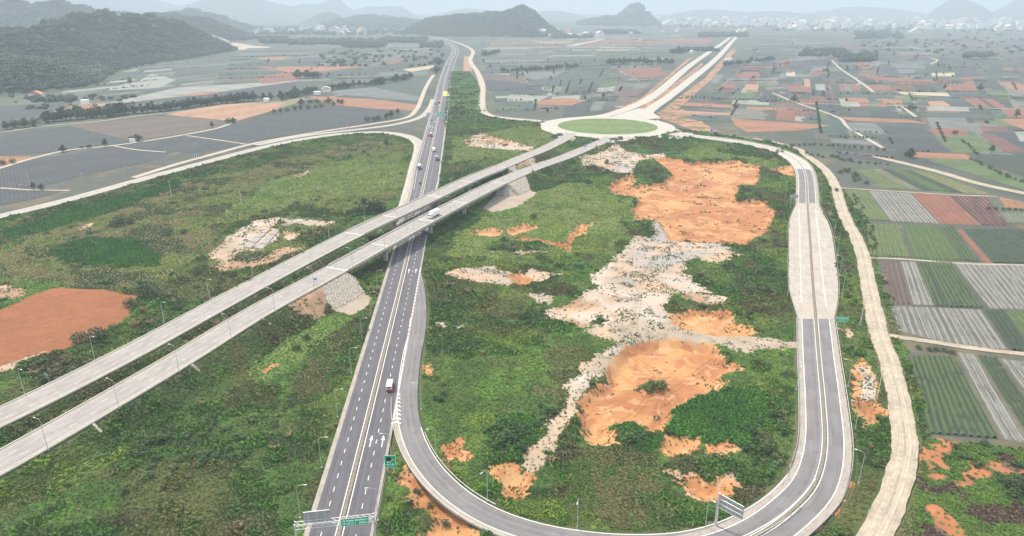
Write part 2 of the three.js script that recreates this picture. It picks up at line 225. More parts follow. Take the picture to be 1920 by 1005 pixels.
// ---------------------------------------------------------------- heights: banks of the flyover, dug pits, small relief
const HC = 1.5, HX = Math.ceil(GW / HC), HZ = Math.ceil(GD / HC);
let pit = new Float32Array((HX + 1) * (HZ + 1));
for (let j = 0; j <= HZ; j++) for (let i = 0; i <= HX; i++) { const x = X0 + i * HC, z = Z0 - j * HC, c = ragged(x, z); pit[j * (HX + 1) + i] = c === CLAY ? 1 : c === TAN ? 0.25 : 0; }
const broad = (() => { let a = pit.slice(); for (let pass = 0; pass < 14; pass++) { const q = a.slice(); for (let j = 1; j < HZ; j++) for (let i = 1; i < HX; i++) { const k = j * (HX + 1) + i; q[k] = (a[k] + a[k - 1] + a[k + 1] + a[k - HX - 1] + a[k + HX + 1]) / 5; } a = q; } return a; })();
for (let pass = 0; pass < 2; pass++) { const q = pit.slice(); for (let j = 1; j < HZ; j++) for (let i = 1; i < HX; i++) { const k = j * (HX + 1) + i; q[k] = (pit[k] * 2 + pit[k - 1] + pit[k + 1] + pit[k - HX - 1] + pit[k + HX + 1]) / 6; } pit = q; }
function bank(fr, span, x, z) {
  let best = 1e18, f = null; for (const q of fr) { const d = (x - q.p.x) ** 2 + (z - q.p.z) ** 2; if (d < best) { best = d; f = q; } }
  if (best > 2500) return -9;
  const s = f.s + (x - f.p.x) * f.d.x + (z - f.p.z) * f.d.z, o = Math.abs((x - f.p.x) * f.r.x + (z - f.p.z) * f.r.z), side = Math.max(0, o - HW_DECK - 0.5);
  const into = Math.max(0, Math.min(s - span[0], span[1] - s));
  if (into > 0) { const e = pointAt(fr, s - span[0] < span[1] - s ? span[0] : span[1]); return e.p.y - 1.9 - Math.hypot(into, side) / 1.25; }
  return f.p.y - 0.4 - side / 1.5 - (into > 0 ? 1 : 0);
}
function landAt(x, z) {
  const c = coverAt(x, z); let h = 0;
  const i = (x - X0) / HC, j = (Z0 - z) / HC, ii = Math.min(HX, Math.max(0, Math.round(i))), jj = Math.min(HZ, Math.max(0, Math.round(j)));
  if (c !== OUT && x > X0 + 1 && x < X0 + GW - 1 && z < Z0 - 1 && z > Z0 - GD + 1) h = (fbm(x * 0.035, z * 0.035, 4) - 0.72) * 0.9 + (c === CLAY || c === SAND || c === TAN ? 0.9 * Math.abs(fbm(x * 0.10 + 21, z * 0.10 + 3, 3) - 0.5) * -2 * (c === CLAY ? 0.55 : 0.3) : 0) - (0.5 + 2.1 * sm(0.45, 0.8, broad[jj * (HX + 1) + ii])) * pit[jj * (HX + 1) + ii] * (0.7 + 0.6 * fbm(x * 0.06 + 5, z * 0.06, 2));
  return Math.max(h, bank(DA, SPAN_A, x, z), bank(DB, SPAN_B, x, z));
}
const land = new Float32Array((HX + 1) * (HZ + 1));
for (let j = 0; j <= HZ; j++) for (let i = 0; i <= HX; i++) { const edge = i === 0 || j === 0 || i === HX || j === HZ; land[j * (HX + 1) + i] = edge ? 0 : landAt(X0 + i * HC, Z0 - j * HC); }
function heightAt(x, z) { const i = (x - X0) / HC, j = (Z0 - z) / HC, a = Math.floor(i), b = Math.floor(j); if (a < 0 || b < 0 || a >= HX || b >= HZ) return 0; const u = i - a, v = j - b, k = b * (HX + 1) + a; return lerp(lerp(land[k], land[k + 1], u), lerp(land[k + HX + 1], land[k + HX + 2], u), v); }

// ---------------------------------------------------------------- ground: one sheet in colour, with the plain beyond
const SOIL = { [GRASS]: [0.034, 0.058, 0.013], [BRIGHT]: [0.11, 0.155, 0.04], [OLIVE]: [0.13, 0.125, 0.05], [BUSH]: [0.02, 0.05, 0.012], [ROUGH]: [0.055, 0.062, 0.022], [OUT]: [0.045, 0.053, 0.045], [LAWN]: [0.09, 0.14, 0.04], [DRY]: [0.07, 0.075, 0.027],
  [CLAY]: [0.285, 0.125, 0.048], [SAND]: [0.25, 0.212, 0.168], [TAN]: [0.235, 0.15, 0.09], [RED]: [0.185, 0.066, 0.023], [STONE]: [0.28, 0.24, 0.195], [GREY]: [0.225, 0.215, 0.208] };
// wheel ruts left by lorries across the bare ground
const rut = new Uint8Array(NX * NZ);
for (const pts of [[[1150, 268], [1165, 290], [1200, 320], [1260, 345], [1300, 390], [1290, 440], [1230, 480], [1200, 540], [1190, 600], [1150, 650]], [[1500, 650], [1420, 645], [1330, 620], [1250, 600], [1200, 560], [1180, 520]], [[1400, 320], [1340, 360], [1320, 410], [1380, 440]], [[1300, 390], [1220, 372], [1170, 352]], [[1180, 650], [1230, 690], [1200, 750], [1130, 800]], [[1340, 660], [1290, 700], [1240, 735], [1230, 790]], [[1265, 600], [1320, 600], [1400, 622]], [[840, 515], [920, 512], [990, 520]], [[400, 490], [450, 470], [500, 420], [600, 415]], [[1640, 690], [1630, 740], [1630, 800]], [[1250, 330], [1330, 315], [1410, 320]], [[1210, 395], [1300, 420], [1400, 405]]]) for (const f of frames(smooth(along(pts), 0.3))) for (const o of [-1.0, -0.75, 0.75, 1.0]) { const w = 0.8 * (fbm(f.s * 0.05, pts[0][0], 2) - 0.5), i = Math.round((f.p.x + f.r.x * (o + w) - X0) / CELL), j = Math.round((Z0 - f.p.z - f.r.z * (o + w)) / CELL); if (i >= 0 && j >= 0 && i < NX && j < NZ) rut[j * NX + i] = 1; }
const rutAt = (x, z) => { const i = Math.floor((x - X0) / CELL), j = Math.floor((Z0 - z) / CELL); return i < 0 || j < 0 || i >= NX || j >= NZ ? 0 : rut[j * NX + i]; };
const TW = 2048, TH_ = 2048;
const groundMap = texture(TW, TH_, (i, j) => {
  const x = X0 + (i + 0.5) / TW * GW, z = Z0 - (j + 0.5) / TH_ * GD, c = ragged(x, z), s = SOIL[c];
  const big = fbm(x * 0.02 + 3, z * 0.02, 3), mid = fbm(x * 0.14, z * 0.14 + 9, 3), fine = fbm(x * 1.3, z * 1.3, 2);
  let m = 0.55 + 0.35 * big + 0.45 * mid + 0.3 * fine, r = s[0], g = s[1], b = s[2];
  if (c === CLAY) { const wx = x + 9 * (fbm(x * 0.12 + 9, z * 0.12, 3) - 0.5), wz = z + 9 * (fbm(x * 0.12, z * 0.12 + 33, 3) - 0.5), t = sm(0.40, 0.62, fbm(wx * 0.05 + 70, wz * 0.05 + 20, 6)); r = lerp(r, 0.36, t); g = lerp(g, 0.19, t); b = lerp(b, 0.078, t); const u = sm(0.50, 0.66, fbm(wx * 0.13 + 10, wz * 0.13 + 220, 6)); r = lerp(r, 0.25, u * 0.75); g = lerp(g, 0.10, u * 0.75); b = lerp(b, 0.042, u * 0.75); const w = sm(0.60, 0.66, fbm(wx * 0.3 + 55, wz * 0.3 + 12, 4)); r = lerp(r, 0.42, w * 0.5); g = lerp(g, 0.27, w * 0.5); b = lerp(b, 0.15, w * 0.5); m = 0.66 + 0.12 * big + 0.32 * mid + 0.34 * fbm(x * 0.7 + 8, z * 0.7, 4); }
  else if (c === SAND || c === GREY || c === TAN) { const t = sm(0.45, 0.7, fbm(x * 0.08 + 31, z * 0.08, 4)); r = lerp(r, 0.36, t * 0.7); g = lerp(g, 0.25, t * 0.7); b = lerp(b, 0.17, t * 0.7); const u = sm(0.60, 0.72, fbm(x * 0.30 + 11, z * 0.30 + 5, 6)); r = lerp(r, 0.12, u * 0.6); g = lerp(g, 0.10, u * 0.6); b = lerp(b, 0.06, u * 0.6); const v2 = sm(0.5, 0.7, fbm(x * 0.05 + 311, z * 0.05 + 5, 5)); r = lerp(r, 0.36, v2 * 0.6); g = lerp(g, 0.335, v2 * 0.6); b = lerp(b, 0.31, v2 * 0.6); m = 0.7 + 0.25 * big + 0.25 * mid + 0.3 * fine; }
  else if (c === RED) { m = 0.5 + 0.35 * fbm(x * 0.3, z * 1.2, 3) + 0.3 * fbm(x * 0.08 + 7, z * 0.08, 4) + 0.45 * fine; }
  else if (c === STONE) { m = 0.65 + 0.35 * fbm(x * 1.6, z * 1.6, 3) + 0.3 * mid; }
  else if (c === ROUGH) { const t = sm(0.57, 0.65, fbm(x * 0.12 + 3, z * 0.12 + 44, 5)); r = lerp(r, 0.27, t); g = lerp(g, 0.105, t); b = lerp(b, 0.045, t); const u = sm(0.61, 0.66, fbm(x * 0.1 + 90, z * 0.1, 4)); r = lerp(r, 0.09, u); g = lerp(g, 0.06, u); b = lerp(b, 0.045, u); }
  else { const t = sm(0.5, 0.7, fbm(x * 0.06 + 130, z * 0.06, 4)); r = lerp(r, 0.10, t * 0.6); g = lerp(g, 0.085, t * 0.6); b = lerp(b, 0.045, t * 0.6); }
  if ((c === CLAY || c === SAND || c === TAN || c === GREY) && rutAt(x, z)) m *= 0.72 + 0.2 * fine;
  return [r * m, g * m, b * m];
}, false);
const groundBump = texture(1024, 1024, (i, j) => { const x = i / 1024, y = j / 1024, v = 0.6 * tfbm(x * 24, y * 24, 24, 5) + 0.4 * Math.abs(tfbm(x * 12 + 5, y * 12, 12, 4) - 0.5) * 2; return [v, v, v]; }, true, false); groundBump.repeat.set(12, 14);
{
  const pos = [], uv = [], idx = [];
  for (let j = 0; j <= HZ; j++) for (let i = 0; i <= HX; i++) { const x = X0 + Math.min(GW, i * HC), z = Z0 - Math.min(GD, j * HC); pos.push(x, land[j * (HX + 1) + i], z); uv.push((x - X0) / GW, (Z0 - z) / GD); }
  for (let j = 0; j < HZ; j++) for (let i = 0; i < HX; i++) { const k = j * (HX + 1) + i; idx.push(k, k + 1, k + HX + 1, k + 1, k + HX + 2, k + HX + 1); }
  struct('ground', bufGeo(pos, idx, uv), new THREE.MeshStandardMaterial({ map: groundMap, roughness: 0.95, bumpMap: groundBump, bumpScale: 0.5 }), 'green scrub and bare orange clay ground inside the interchange', 'ground');
}
const plainMap = texture(1024, 1024, (i, j) => { const x = i / 1024, y = j / 1024, a = tfbm(x * 6, y * 6, 6, 5), b = tfbm(x * 20 + 3, y * 20, 20, 4); const t = sm(0.35, 0.65, a), m = 0.6 + 0.8 * b; return [lerp(0.034, 0.060, t) * m, lerp(0.046, 0.075, t) * m, lerp(0.038, 0.052, t) * m]; });
{ // the plain round the interchange to the horizon, butted against the ground's edges
  const FARX = 14000, FARZ = -16000, parts = [[-FARX, 3000, FARX, Z0], [-FARX, Z0, X0, Z0 - GD], [X0 + GW, Z0, FARX, Z0 - GD], [-FARX, Z0 - GD, FARX, FARZ]].map(([a, b, c, d]) => { const g = new THREE.PlaneGeometry(1, 1); g.rotateX(-Math.PI / 2); const p = g.attributes.position, u = g.attributes.uv; for (let k = 0; k < 4; k++) { p.setXYZ(k, p.getX(k) < 0 ? a : c, 0, p.getZ(k) < 0 ? d : b); u.setXY(k, p.getX(k) / 700, p.getZ(k) / 700); } return g; });
  struct('plain', mergeGeometries(parts), new THREE.MeshStandardMaterial({ map: plainMap, roughness: 0.95 }), 'flat grey green farming plain reaching to the hazy horizon', 'plain');
}
// ---------------------------------------------------------------- road surfaces
function asphaltTex(r, g, b, seed, streak, mottle, patchAmount = 0.25) { // u across (8 m), v along (32 m): wheel tracks, oil, patches, grain
  return texture(256, 1024, (i, j) => { const x = i / 256, y = j / 1024;
    const tracks = tfbm(x * 16 + seed, y * 2, 16, 3), mo = tfbm(x * 6 + seed, y * 24, 6 * 4, 4), gr = PERM[(i * 7 + j * 311 + seed * 19) & 65535], pa = sm(0.55, 0.6, tfbm(x * 2 + seed, y * 6 + 3, 6, 2));
    const m = 1 + streak * (tracks - 0.5) * 2 + mottle * (mo - 0.5) * 2 + 0.16 * (gr - 0.5) - patchAmount * 0.3 * pa; return [r * m, g * m, b * m]; });
}
function roadMat(tex, su = 8, sv = 32, rough = 0.9) { tex.repeat.set(1 / su, 1 / sv); return new THREE.MeshStandardMaterial({ map: tex, roughness: rough, side: THREE.DoubleSide }); }
const asphalt = roadMat(asphaltTex(0.082, 0.083, 0.100, 3, 0.30, 0.08, 0.3));
const asphaltRamp = roadMat(asphaltTex(0.145, 0.143, 0.152, 11, 0.28, 0.08, 0.3));
const asphaltPale = roadMat(asphaltTex(0.31, 0.295, 0.27, 23, 0.14, 0.14));
const asphaltDeck = roadMat(asphaltTex(0.245, 0.237, 0.232, 31, 0.26, 0.09, 0.3));
const concrete = roadMat(asphaltTex(0.35, 0.335, 0.31, 41, 0.10, 0.18));
const plazaMat = roadMat(asphaltTex(0.32, 0.298, 0.27, 51, 0.12, 0.14));
const shoulderMat = roadMat(asphaltTex(0.27, 0.25, 0.228, 61, 0.14, 0.25), 3, 24);
const dirtMat = roadMat(asphaltTex(0.31, 0.27, 0.215, 71, 0.30, 0.30), 7, 30, 0.97);
const dirtPale = roadMat(asphaltTex(0.34, 0.305, 0.255, 73, 0.25, 0.25), 7, 30, 0.97);
const medianMat = roadMat(asphaltTex(0.17, 0.148, 0.12, 81, 0.35, 0.5), 1.5, 18);
const paint = roadMat(texture(128, 256, (i, j) => { const w = tfbm(i / 8, j / 8, 16, 4), m = 1 - 0.35 * sm(0.5, 0.75, w); return [0.62 * m, 0.62 * m, 0.60 * m]; }), 1, 4, 0.7);
const paintYellow = mat(0.72, 0.50, 0.10, 0.7);
const kerbMat = roadMat(texture(128, 256, (i, j) => { const m = 0.75 + 0.5 * tfbm(i / 16, j / 16, 16, 4); return [0.46 * m, 0.43 * m, 0.38 * m]; }), 2, 6, 0.9);
const steel = mat(0.55, 0.57, 0.58, 0.45, { metalness: 0.4 }), steelDull = mat(0.34, 0.35, 0.36, 0.6, { metalness: 0.3 }), whiteRail = mat(0.72, 0.71, 0.66, 0.6);

const line = (fr, o, w, lift, from, to, name = 'edge_line', parent) => mesh(name, ribbon(fr, typeof o === 'function' ? (s, i) => o(s, i) - w / 2 : o - w / 2, typeof o === 'function' ? (s, i) => o(s, i) + w / 2 : o + w / 2, lift, 0, from, to), paint, parent);
const idxAt = (fr, s) => { let i = 0; while (i < fr.length - 1 && fr[i].s < s) i++; return i; };
const sOf = (fr, u, v, h = RY) => { const p = at(u, v, h); return sNear(fr, p.x, p.z)[0]; };
function dashes(fr, o, s0, s1, len, pitch, w, lift, parent, name = 'lane_dash') {
  for (let s = s0; s < s1; s += pitch) { const a = pointAt(fr, s), b = pointAt(fr, s + len); a.p.y += lift; b.p.y += lift; const oo = typeof o === 'function' ? o(s) : o;
    const pos = []; for (const [q, e] of [[a, -w / 2], [a, w / 2], [b, -w / 2], [b, w / 2]]) { const p = off(q, oo + e); pos.push(p.x, p.y, p.z); }
    mesh(name, bufGeo(pos, [0, 1, 2, 1, 3, 2], [0, 0, w, 0, 0, len, w, len]), paint, parent); }
}
function roadOf(name, fr, o0, o1, m, label, category = 'road', drop = 0.7) { return struct(name, ribbon(fr, o0, o1, 0, drop), m, label, category); }

// expressway
const expressway = roadOf('expressway', EX, exL, exR, asphalt, 'dark asphalt expressway running under the twin flyover bridges to the hills', 'expressway');
{
  const n = EX.length - 1, iB = idxAt(EX, sBridge), sEnd = EX[n].s;
  mesh('shoulder', ribbon(EX, exL, (s) => exL(s) + 1.35, 0.012), shoulderMat, expressway);
  mesh('shoulder', ribbon(EX, (s) => exR(s) - 0.75, exR, 0.012), shoulderMat, expressway);
  mesh('median_kerb', ribbon(EX, -0.42, 0.42, 0.22, 0.3), medianMat, expressway);
  line(EX, -0.85, 0.24, 0.02, 0, n, 'edge_line', expressway); line(EX, 0.85, 0.24, 0.02, 0, n, 'edge_line', expressway);
  line(EX, (s) => exR(s) - 0.85, 0.24, 0.024, iB, n, 'edge_line', expressway); line(EX, (s) => exL(s) + 2.6, 0.24, 0.024, iB + 8, n, 'edge_line', expressway);
  const sFar = Math.min(sBridge + 420, sEnd);
  dashes(EX, -4.35, 2, sFar, 2, 5.6, 0.2, 0.02, expressway); dashes(EX, 4.15, 0.5, sFar, 2, 5.6, 0.2, 0.02, expressway);
  // merge lane: solid line, then wide dashes
  const sNose = sOf(EX, 741, 790), sSolid = sOf(EX, 766, 632), sTip = sOf(EX, 789, 500);
  line(EX, (s) => lerp(8.0, 7.75, sm(sNose, sSolid, s)), 0.26, 0.026, idxAt(EX, sNose), idxAt(EX, sSolid), 'edge_line', expressway);
  dashes(EX, 7.7, sSolid + 2, sTip, 1.9, 3.6, 0.42, 0.026, expressway, 'merge_dash');
  // arrows painted on the lanes
  const arrow = (() => { const s = new THREE.Shape([[-0.14, 0], [0.14, 0], [0.14, 3.4], [0.55, 3.3], [0, 6], [-0.55, 3.3], [-0.14, 3.4]].map((p) => new THREE.Vector2(...p))); const g = new THREE.ShapeGeometry(s); g.rotateX(-Math.PI / 2); return g; })();
  for (const [u, v, o] of [[693, 838, 2.5], [716, 838, 6.0], [766, 512, 2.4], [781, 512, 5.8]]) { const q = pointAt(EX, sOf(EX, u, v)), p = off(q, o, 0.022), m = mesh('lane_arrow', arrow, paint, expressway); m.position.copy(p); m.rotation.y = Math.atan2(-q.d.x, -q.d.z); }
  // yellow rumble paint across the far carriageway
  const q0 = idxAt(EX, sOf(EX, 836, 180)), q1 = idxAt(EX, sOf(EX, 836, 172)); mesh('speed_marking', ribbon(EX, 1.2, 9.4, 0.02, 0, q0, Math.max(q0 + 2, q1)), paintYellow, expressway);
}
// slip road that merges from the loop
const slip = roadOf('slip_road', RA, (s) => -HW_RA, (s) => HW_RA, asphaltRamp, 'pale grey single lane slip road curling round the loop', 'slip road');
{ const n = RA.length - 1, a = idxAt(RA, sOf(RA, 762, 800)), m0 = idxAt(RA, sOf(RA, 776, 655));
  mesh('shoulder', ribbon(RA, HW_RA - 1.5, HW_RA, 0.012, 0, idxAt(RA, sOf(RA, 781, 570)), n), shoulderMat, slip);
  line(RA, HW_RA - 1.6, 0.22, 0.022, idxAt(RA, sOf(RA, 781, 595)), n, 'edge_line', slip); line(RA, -HW_RA + 0.25, 0.22, 0.022, a, n, 'edge_line', slip);
  // chevrons on the nose between the slip road and the expressway
  for (let k = 0; k < 8; k++) { const s = sOf(EX, 742, 800) + 1.2 + k * 2.35, w = 1.5 - k * 0.17, q = pointAt(EX, s), c = 8.3 + w * 0.5, P = (o, ds) => { const t = pointAt(EX, s + ds); return off(t, o, 0.05); };
    const A = P(c - w, 0), B = P(c, 1.1), C = P(c + w, 0), D = P(c - w, 0.7), E = P(c, 1.8), F = P(c + w, 0.7); const pos = [A, B, C, D, E, F].flatMap((p) => [p.x, p.y, p.z]);
    mesh('chevron', bufGeo(pos, [0, 1, 3, 1, 4, 3, 1, 2, 4, 2, 5, 4], [0, 0, 1, 1, 2, 0, 0, 1, 1, 2, 2, 1]), paint, slip); }
}
// two-way loop road on the other side, with a median
const loop = roadOf('loop_road', RR, -HW_RR, HW_RR, asphaltRamp, 'two way loop road with a brown median curving up to the roundabout', 'road');
{ const n = RR.length - 1;
  mesh('shoulder', ribbon(RR, -HW_RR, -HW_RR + 1.75, 0.012), shoulderMat, loop); mesh('shoulder', ribbon(RR, HW_RR - 2.0, HW_RR, 0.012), shoulderMat, loop);
  line(RR, -HW_RR + 1.85, 0.24, 0.024, 0, n, 'edge_line', loop); line(RR, HW_RR - 2.1, 0.24, 0.024, 0, n, 'edge_line', loop);
  line(RR, -0.75, 0.2, 0.024, 0, n, 'edge_line', loop); line(RR, 0.75, 0.2, 0.024, 0, n, 'edge_line', loop);
  mesh('median_kerb', ribbon(RR, -0.34, 0.34, 0.2, 0.3), medianMat, loop); mesh('concrete_carriageway', ribbon(RR, -HW_RR, HW_RR, 0.016, 0, idxAt(RR, sOf(RR, 1507, 318)), n), concrete, loop); }
// concrete toll plaza: slabs cast in bays with open joints
{
  const L = smooth(along([[1494, 381], [1486, 396], [1480, 414], [1479, 470], [1479.5, 540], [1486, 565], [1497, 598]], RY), 2), R = smooth(along([[1533, 381], [1545, 402], [1557, 428], [1566, 480], [1572, 542], [1570, 570], [1564, 598]], RY), 2);
  const plaza = struct('toll_plaza', (() => { const pos = [], idx = [], uv = []; const N = 60; for (let i = 0; i <= N; i++) { const a = L[Math.round(i / N * (L.length - 1))], b = R[Math.round(i / N * (R.length - 1))]; pos.push(a.x, 0.0, a.z, a.x, 0.512, a.z, b.x, 0.512, b.z, b.x, 0.0, b.z); uv.push(a.x - 0.5, -a.z, a.x, -a.z, b.x, -b.z, b.x + 0.5, -b.z); if (i) for (let c = 0; c < 3; c++) { const q = i * 4 + c, w = q - 4; idx.push(w, w + 1, q, w + 1, q + 1, q); } } return bufGeo(pos, idx, uv); })(), medianMat, 'widened pale concrete toll plaza between two asphalt stretches of the loop road', 'toll plaza');
  const Z = [L[0].z, L[L.length - 1].z].map((z) => z), zA = (L[0].z + R[0].z) / 2, zB = (L[L.length - 1].z + R[R.length - 1].z) / 2, rows = 22, rr = rng(5);
  const xOn = (pts, z) => { for (let i = 1; i < pts.length; i++) if ((pts[i - 1].z - z) * (pts[i].z - z) <= 0) return lerp(pts[i - 1].x, pts[i].x, (z - pts[i - 1].z) / (pts[i].z - pts[i - 1].z || 1)); return null; };
  const tones = [0.95, 0.985, 1.015, 1.05].map((k) => { const m = plazaMat.clone(); m.color.setRGB(k, k * 0.995, k * 0.985); return m; });
  for (let r = 0; r < rows; r++) { const z0 = lerp(zA, zB, (r + 0.005) / rows), z1 = lerp(zA, zB, (r + 0.995) / rows), zm = (z0 + z1) / 2, l0 = xOn(L, z0), l1 = xOn(L, z1), r0 = xOn(R, z0), r1 = xOn(R, z1); if (l0 == null || l1 == null || r0 == null || r1 == null) continue;
    const m0 = pointAt(RR, sNear(RR, (l0 + r0) / 2, z0)[0]).p.x, m1 = pointAt(RR, sNear(RR, (l1 + r1) / 2, z1)[0]).p.x;
    for (const [a0, a1, b0, b1, n] of [[l0, l1, m0 - 0.62, m1 - 0.62, 4], [m0 + 0.62, m1 + 0.62, r0, r1, 4]]) for (let c = 0; c < n; c++) { const t0 = (c + 0.004) / n, t1 = (c + 0.996) / n, y = 0.545;
      const P = [[lerp(a0, b0, t0), z0], [lerp(a0, b0, t1), z0], [lerp(a1, b1, t0), z1], [lerp(a1, b1, t1), z1]]; mesh('concrete_slab', bufGeo(P.flatMap(([x, z]) => [x, y, z]), [0, 1, 2, 1, 3, 2], P.flatMap(([x, z]) => [x, -z])), tones[(rr() * 4) | 0], plaza); } }
  const i0 = idxAt(RR, sNear(RR, 0, zB)[0] ), sA = sOf(RR, 1514, 383), sB = sOf(RR, 1530, 597), a = idxAt(RR, Math.min(sA, sB)), b = idxAt(RR, Math.max(sA, sB));
  mesh('median_kerb', ribbon(RR, -0.4, 0.4, 0.3, 0.4, a, b), medianMat, plaza);
  line(RR, -5.2, 0.26, 0.052, a + 3, b - 3, 'lane_line', plaza); line(RR, 4.6, 0.26, 0.052, a + 3, b - 3, 'lane_line', plaza);
}
// dirt road, with two worn wheel ruts and loose edges
{ const rag = (k) => (s) => k * (HW_DR + 0.9 * (fbm(s * 0.11 + k * 7, 3, 3) - 0.5) + 0.5 * (fbm(s * 0.6 + k * 9, 8, 2) - 0.5)); const fine = frames(smooth(DR.map((f) => f.p), 1.2));
  const d = struct('dirt_road', ribbon(fine, rag(-1), rag(1), 0, 0.4), dirtMat, 'wide pale dirt road between the loop road and the crop fields', 'dirt road');
  mesh('wheel_track', ribbon(fine, (s) => -1.9 + 0.5 * fbm(s * 0.05, 1, 2), (s) => -0.75 + 0.4 * fbm(s * 0.08, 2, 2), 0.012), dirtPale, d); mesh('wheel_track', ribbon(fine, (s) => 0.3 + 0.5 * fbm(s * 0.05, 5, 2), (s) => 1.5 + 0.4 * fbm(s * 0.08, 9, 2), 0.012), dirtPale, d); }
// old road on the west side, its ramps and the frontage tracks
const west = roadOf('west_road', LR, -HW_LR, HW_LR, asphaltPale, 'pale concrete road sweeping past the dark fields to the expressway', 'road');
mesh('shoulder', ribbon(LR, HW_LR - 1.8, HW_LR, 0.012), concrete, west); mesh('shoulder', ribbon(LR, -HW_LR, -HW_LR + 1.2, 0.012), concrete, west); mesh('median_kerb', ribbon(LR, -0.3, 0.1, 0.03, 0, 0, idxAt(LR, sOf(LR, 560, 262))), dirtMat, west);
roadOf('west_ramp', UR, -4, 4, asphaltPale, 'pale ramp leaving the expressway beside the frontage track', 'ramp');
roadOf('west_track', FL, -3, 3, dirtPale, 'pale dirt frontage track beside the west ramp', 'track', 0.4);
roadOf('east_track', FR, -5.2, 5.2, dirtPale, 'wide winding pale dirt track from the far hills to the roundabout', 'track', 0.4);
roadOf('new_road_west_lane', NL, -7.6, 7.6, concrete, 'western carriageway of the new pale road running to the town', 'road');
roadOf('new_road_east_lane', NR, -7.6, 7.6, concrete, 'eastern carriageway of the new pale road running to the town', 'road');
// roundabout
{
  const ring = new THREE.RingGeometry(R_IN, R_OUT, 128, 1); ring.rotateX(-Math.PI / 2); const p = ring.attributes.position, u = ring.attributes.uv; for (let i = 0; i < p.count; i++) { const r = Math.hypot(p.getX(i), p.getZ(i)), a = Math.atan2(p.getZ(i), p.getX(i)); u.setXY(i, r, (a < -3.14159 ? a + 2 * Math.PI : a) * 60); }
  const skirt = new THREE.CylinderGeometry(R_OUT, R_OUT, 0.6, 128, 1, true); skirt.translate(0, -0.3, 0);
  const rb = tag(thing('roundabout', 'large pale concrete roundabout with a round green island', 'roundabout', [ROUND.x, RY + 0.035, ROUND.z]), 'large pale concrete roundabout with a round green island', 'roundabout', { kind: 'structure' });
  mesh('carriageway', ring, concrete, rb); mesh('edge_bank', skirt, kerbMat, rb);
  const kerb = new THREE.LatheGeometry([[R_IN - 0.5, 0], [R_IN - 0.5, 0.22], [R_IN, 0.2], [R_IN + 0.05, -0.05]].map((q) => new THREE.Vector2(...q)), 128); mesh('kerb', kerb, kerbMat, rb);
  const isl = new THREE.CircleGeometry(R_IN - 0.45, 96); isl.rotateX(-Math.PI / 2); const ip = isl.attributes.position, iu = isl.attributes.uv; for (let i = 0; i < ip.count; i++) { ip.setY(i, 0.12); iu.setXY(i, ip.getX(i) / 40, ip.getZ(i) / 40); }
  mesh('island_lawn', isl, new THREE.MeshStandardMaterial({ map: texture(256, 256, (i, j) => { const a = tfbm(i / 64, j / 64, 4, 5), b = tfbm(i / 8, j / 8, 32, 3), m = 0.6 + 0.8 * b, t = sm(0.45, 0.65, a); return [lerp(0.075, 0.13, t) * m, lerp(0.135, 0.16, t) * m, lerp(0.035, 0.06, t) * m]; }), roughness: 0.95 }), rb);
}
// joining aprons round the roundabout
for (const [nm, pts, lab] of [['roundabout_apron', [[1012, 232], [1022, 227], [1052, 222], [1075, 221], [1060, 252], [1082, 258], [1074, 264], [1052, 262], [1040, 252], [1016, 243]], 'pale concrete apron where the winding dirt track meets the roundabout'], ['roundabout_apron', [[1232, 224], [1262, 240], [1300, 250], [1296, 259], [1262, 260], [1215, 256]], 'pale concrete apron where the loop road meets the roundabout'], ['roundabout_apron', [[1138, 221], [1196, 203], [1216, 205], [1240, 222], [1200, 224]], 'pale concrete apron where the new road meets the roundabout'], ['roundabout_apron', [[1108, 257], [1128, 266], [1152, 268], [1200, 259], [1140, 252]], 'pale concrete apron where the flyover meets the roundabout']])
  struct(nm, polyGeo(along(pts, RY + 0.018), 0), concrete, lab, 'apron');
// the light, bare track from the plaza across the pit, and field tracks
const track = (pts, w, label, m = dirtPale, y = 0.16) => { const fr = frames(smooth(along(pts, y), 5)); return struct('field_track', ribbon(fr, (s) => -w / 2 - 0.5 * (fbm(s * 0.2, w, 2) - 0.5), (s) => w / 2 + 0.5 * (fbm(s * 0.2, w + 9, 2) - 0.5)), m, label, 'track'); };
track([[-60, 333], [0, 315], [60, 297], [130, 281], [210, 273], [300, 260], [400, 242], [432, 232]], 4.5, 'pale field track between the dark west fields');
track([[215, 274], [260, 281], [310, 285]], 2.5, 'short thin track branching off between dark west fields');
track([[350, 254], [400, 261], [460, 270]], 2.5, 'thin track running down to the west road');
track([[-60, 252], [0, 248], [80, 237], [180, 228], [260, 217], [340, 209], [480, 192], [600, 184], [700, 166], [780, 148]], 3.5, 'pale track along the foot of the tree row');
track([[0, 352], [60, 356], [130, 357]], 3, 'brown path between two dark fields by the west road', dirtMat);
track([[1668, 628], [1700, 634], [1750, 641], [1820, 652], [1960, 668]], 3.2, 'sandy path between the mulched plots beside the dirt road', dirtMat);
track([[1497, 279], [1450, 266], [1400, 258], [1335, 250]], 6, 'pale track joining the dirt road with the new road', dirtMat);
track([[1640, 293], [1700, 307], [1760, 322], [1840, 345], [1960, 370]], 8, 'broad bare dirt strip crossing the east fields', dirtMat);
track([[1575, 352], [1650, 357], [1720, 361], [1800, 366], [1870, 368]], 2.2, 'thin dirt path along the top of the mulched plots', dirtMat);
track([[1630, 483], [1700, 486], [1790, 493], [1930, 497]], 2, 'thin dirt path between green plots and grey plots', dirtMat);
track([[1448, 174], [1500, 195], [1540, 208], [1575, 222], [1590, 238], [1655, 277]], 4, 'winding pale farm track through the east fields');
track([[1560, 113], [1575, 128], [1600, 145], [1622, 160], [1638, 172]], 4.5, 'pale farm track near the lone trees far east');
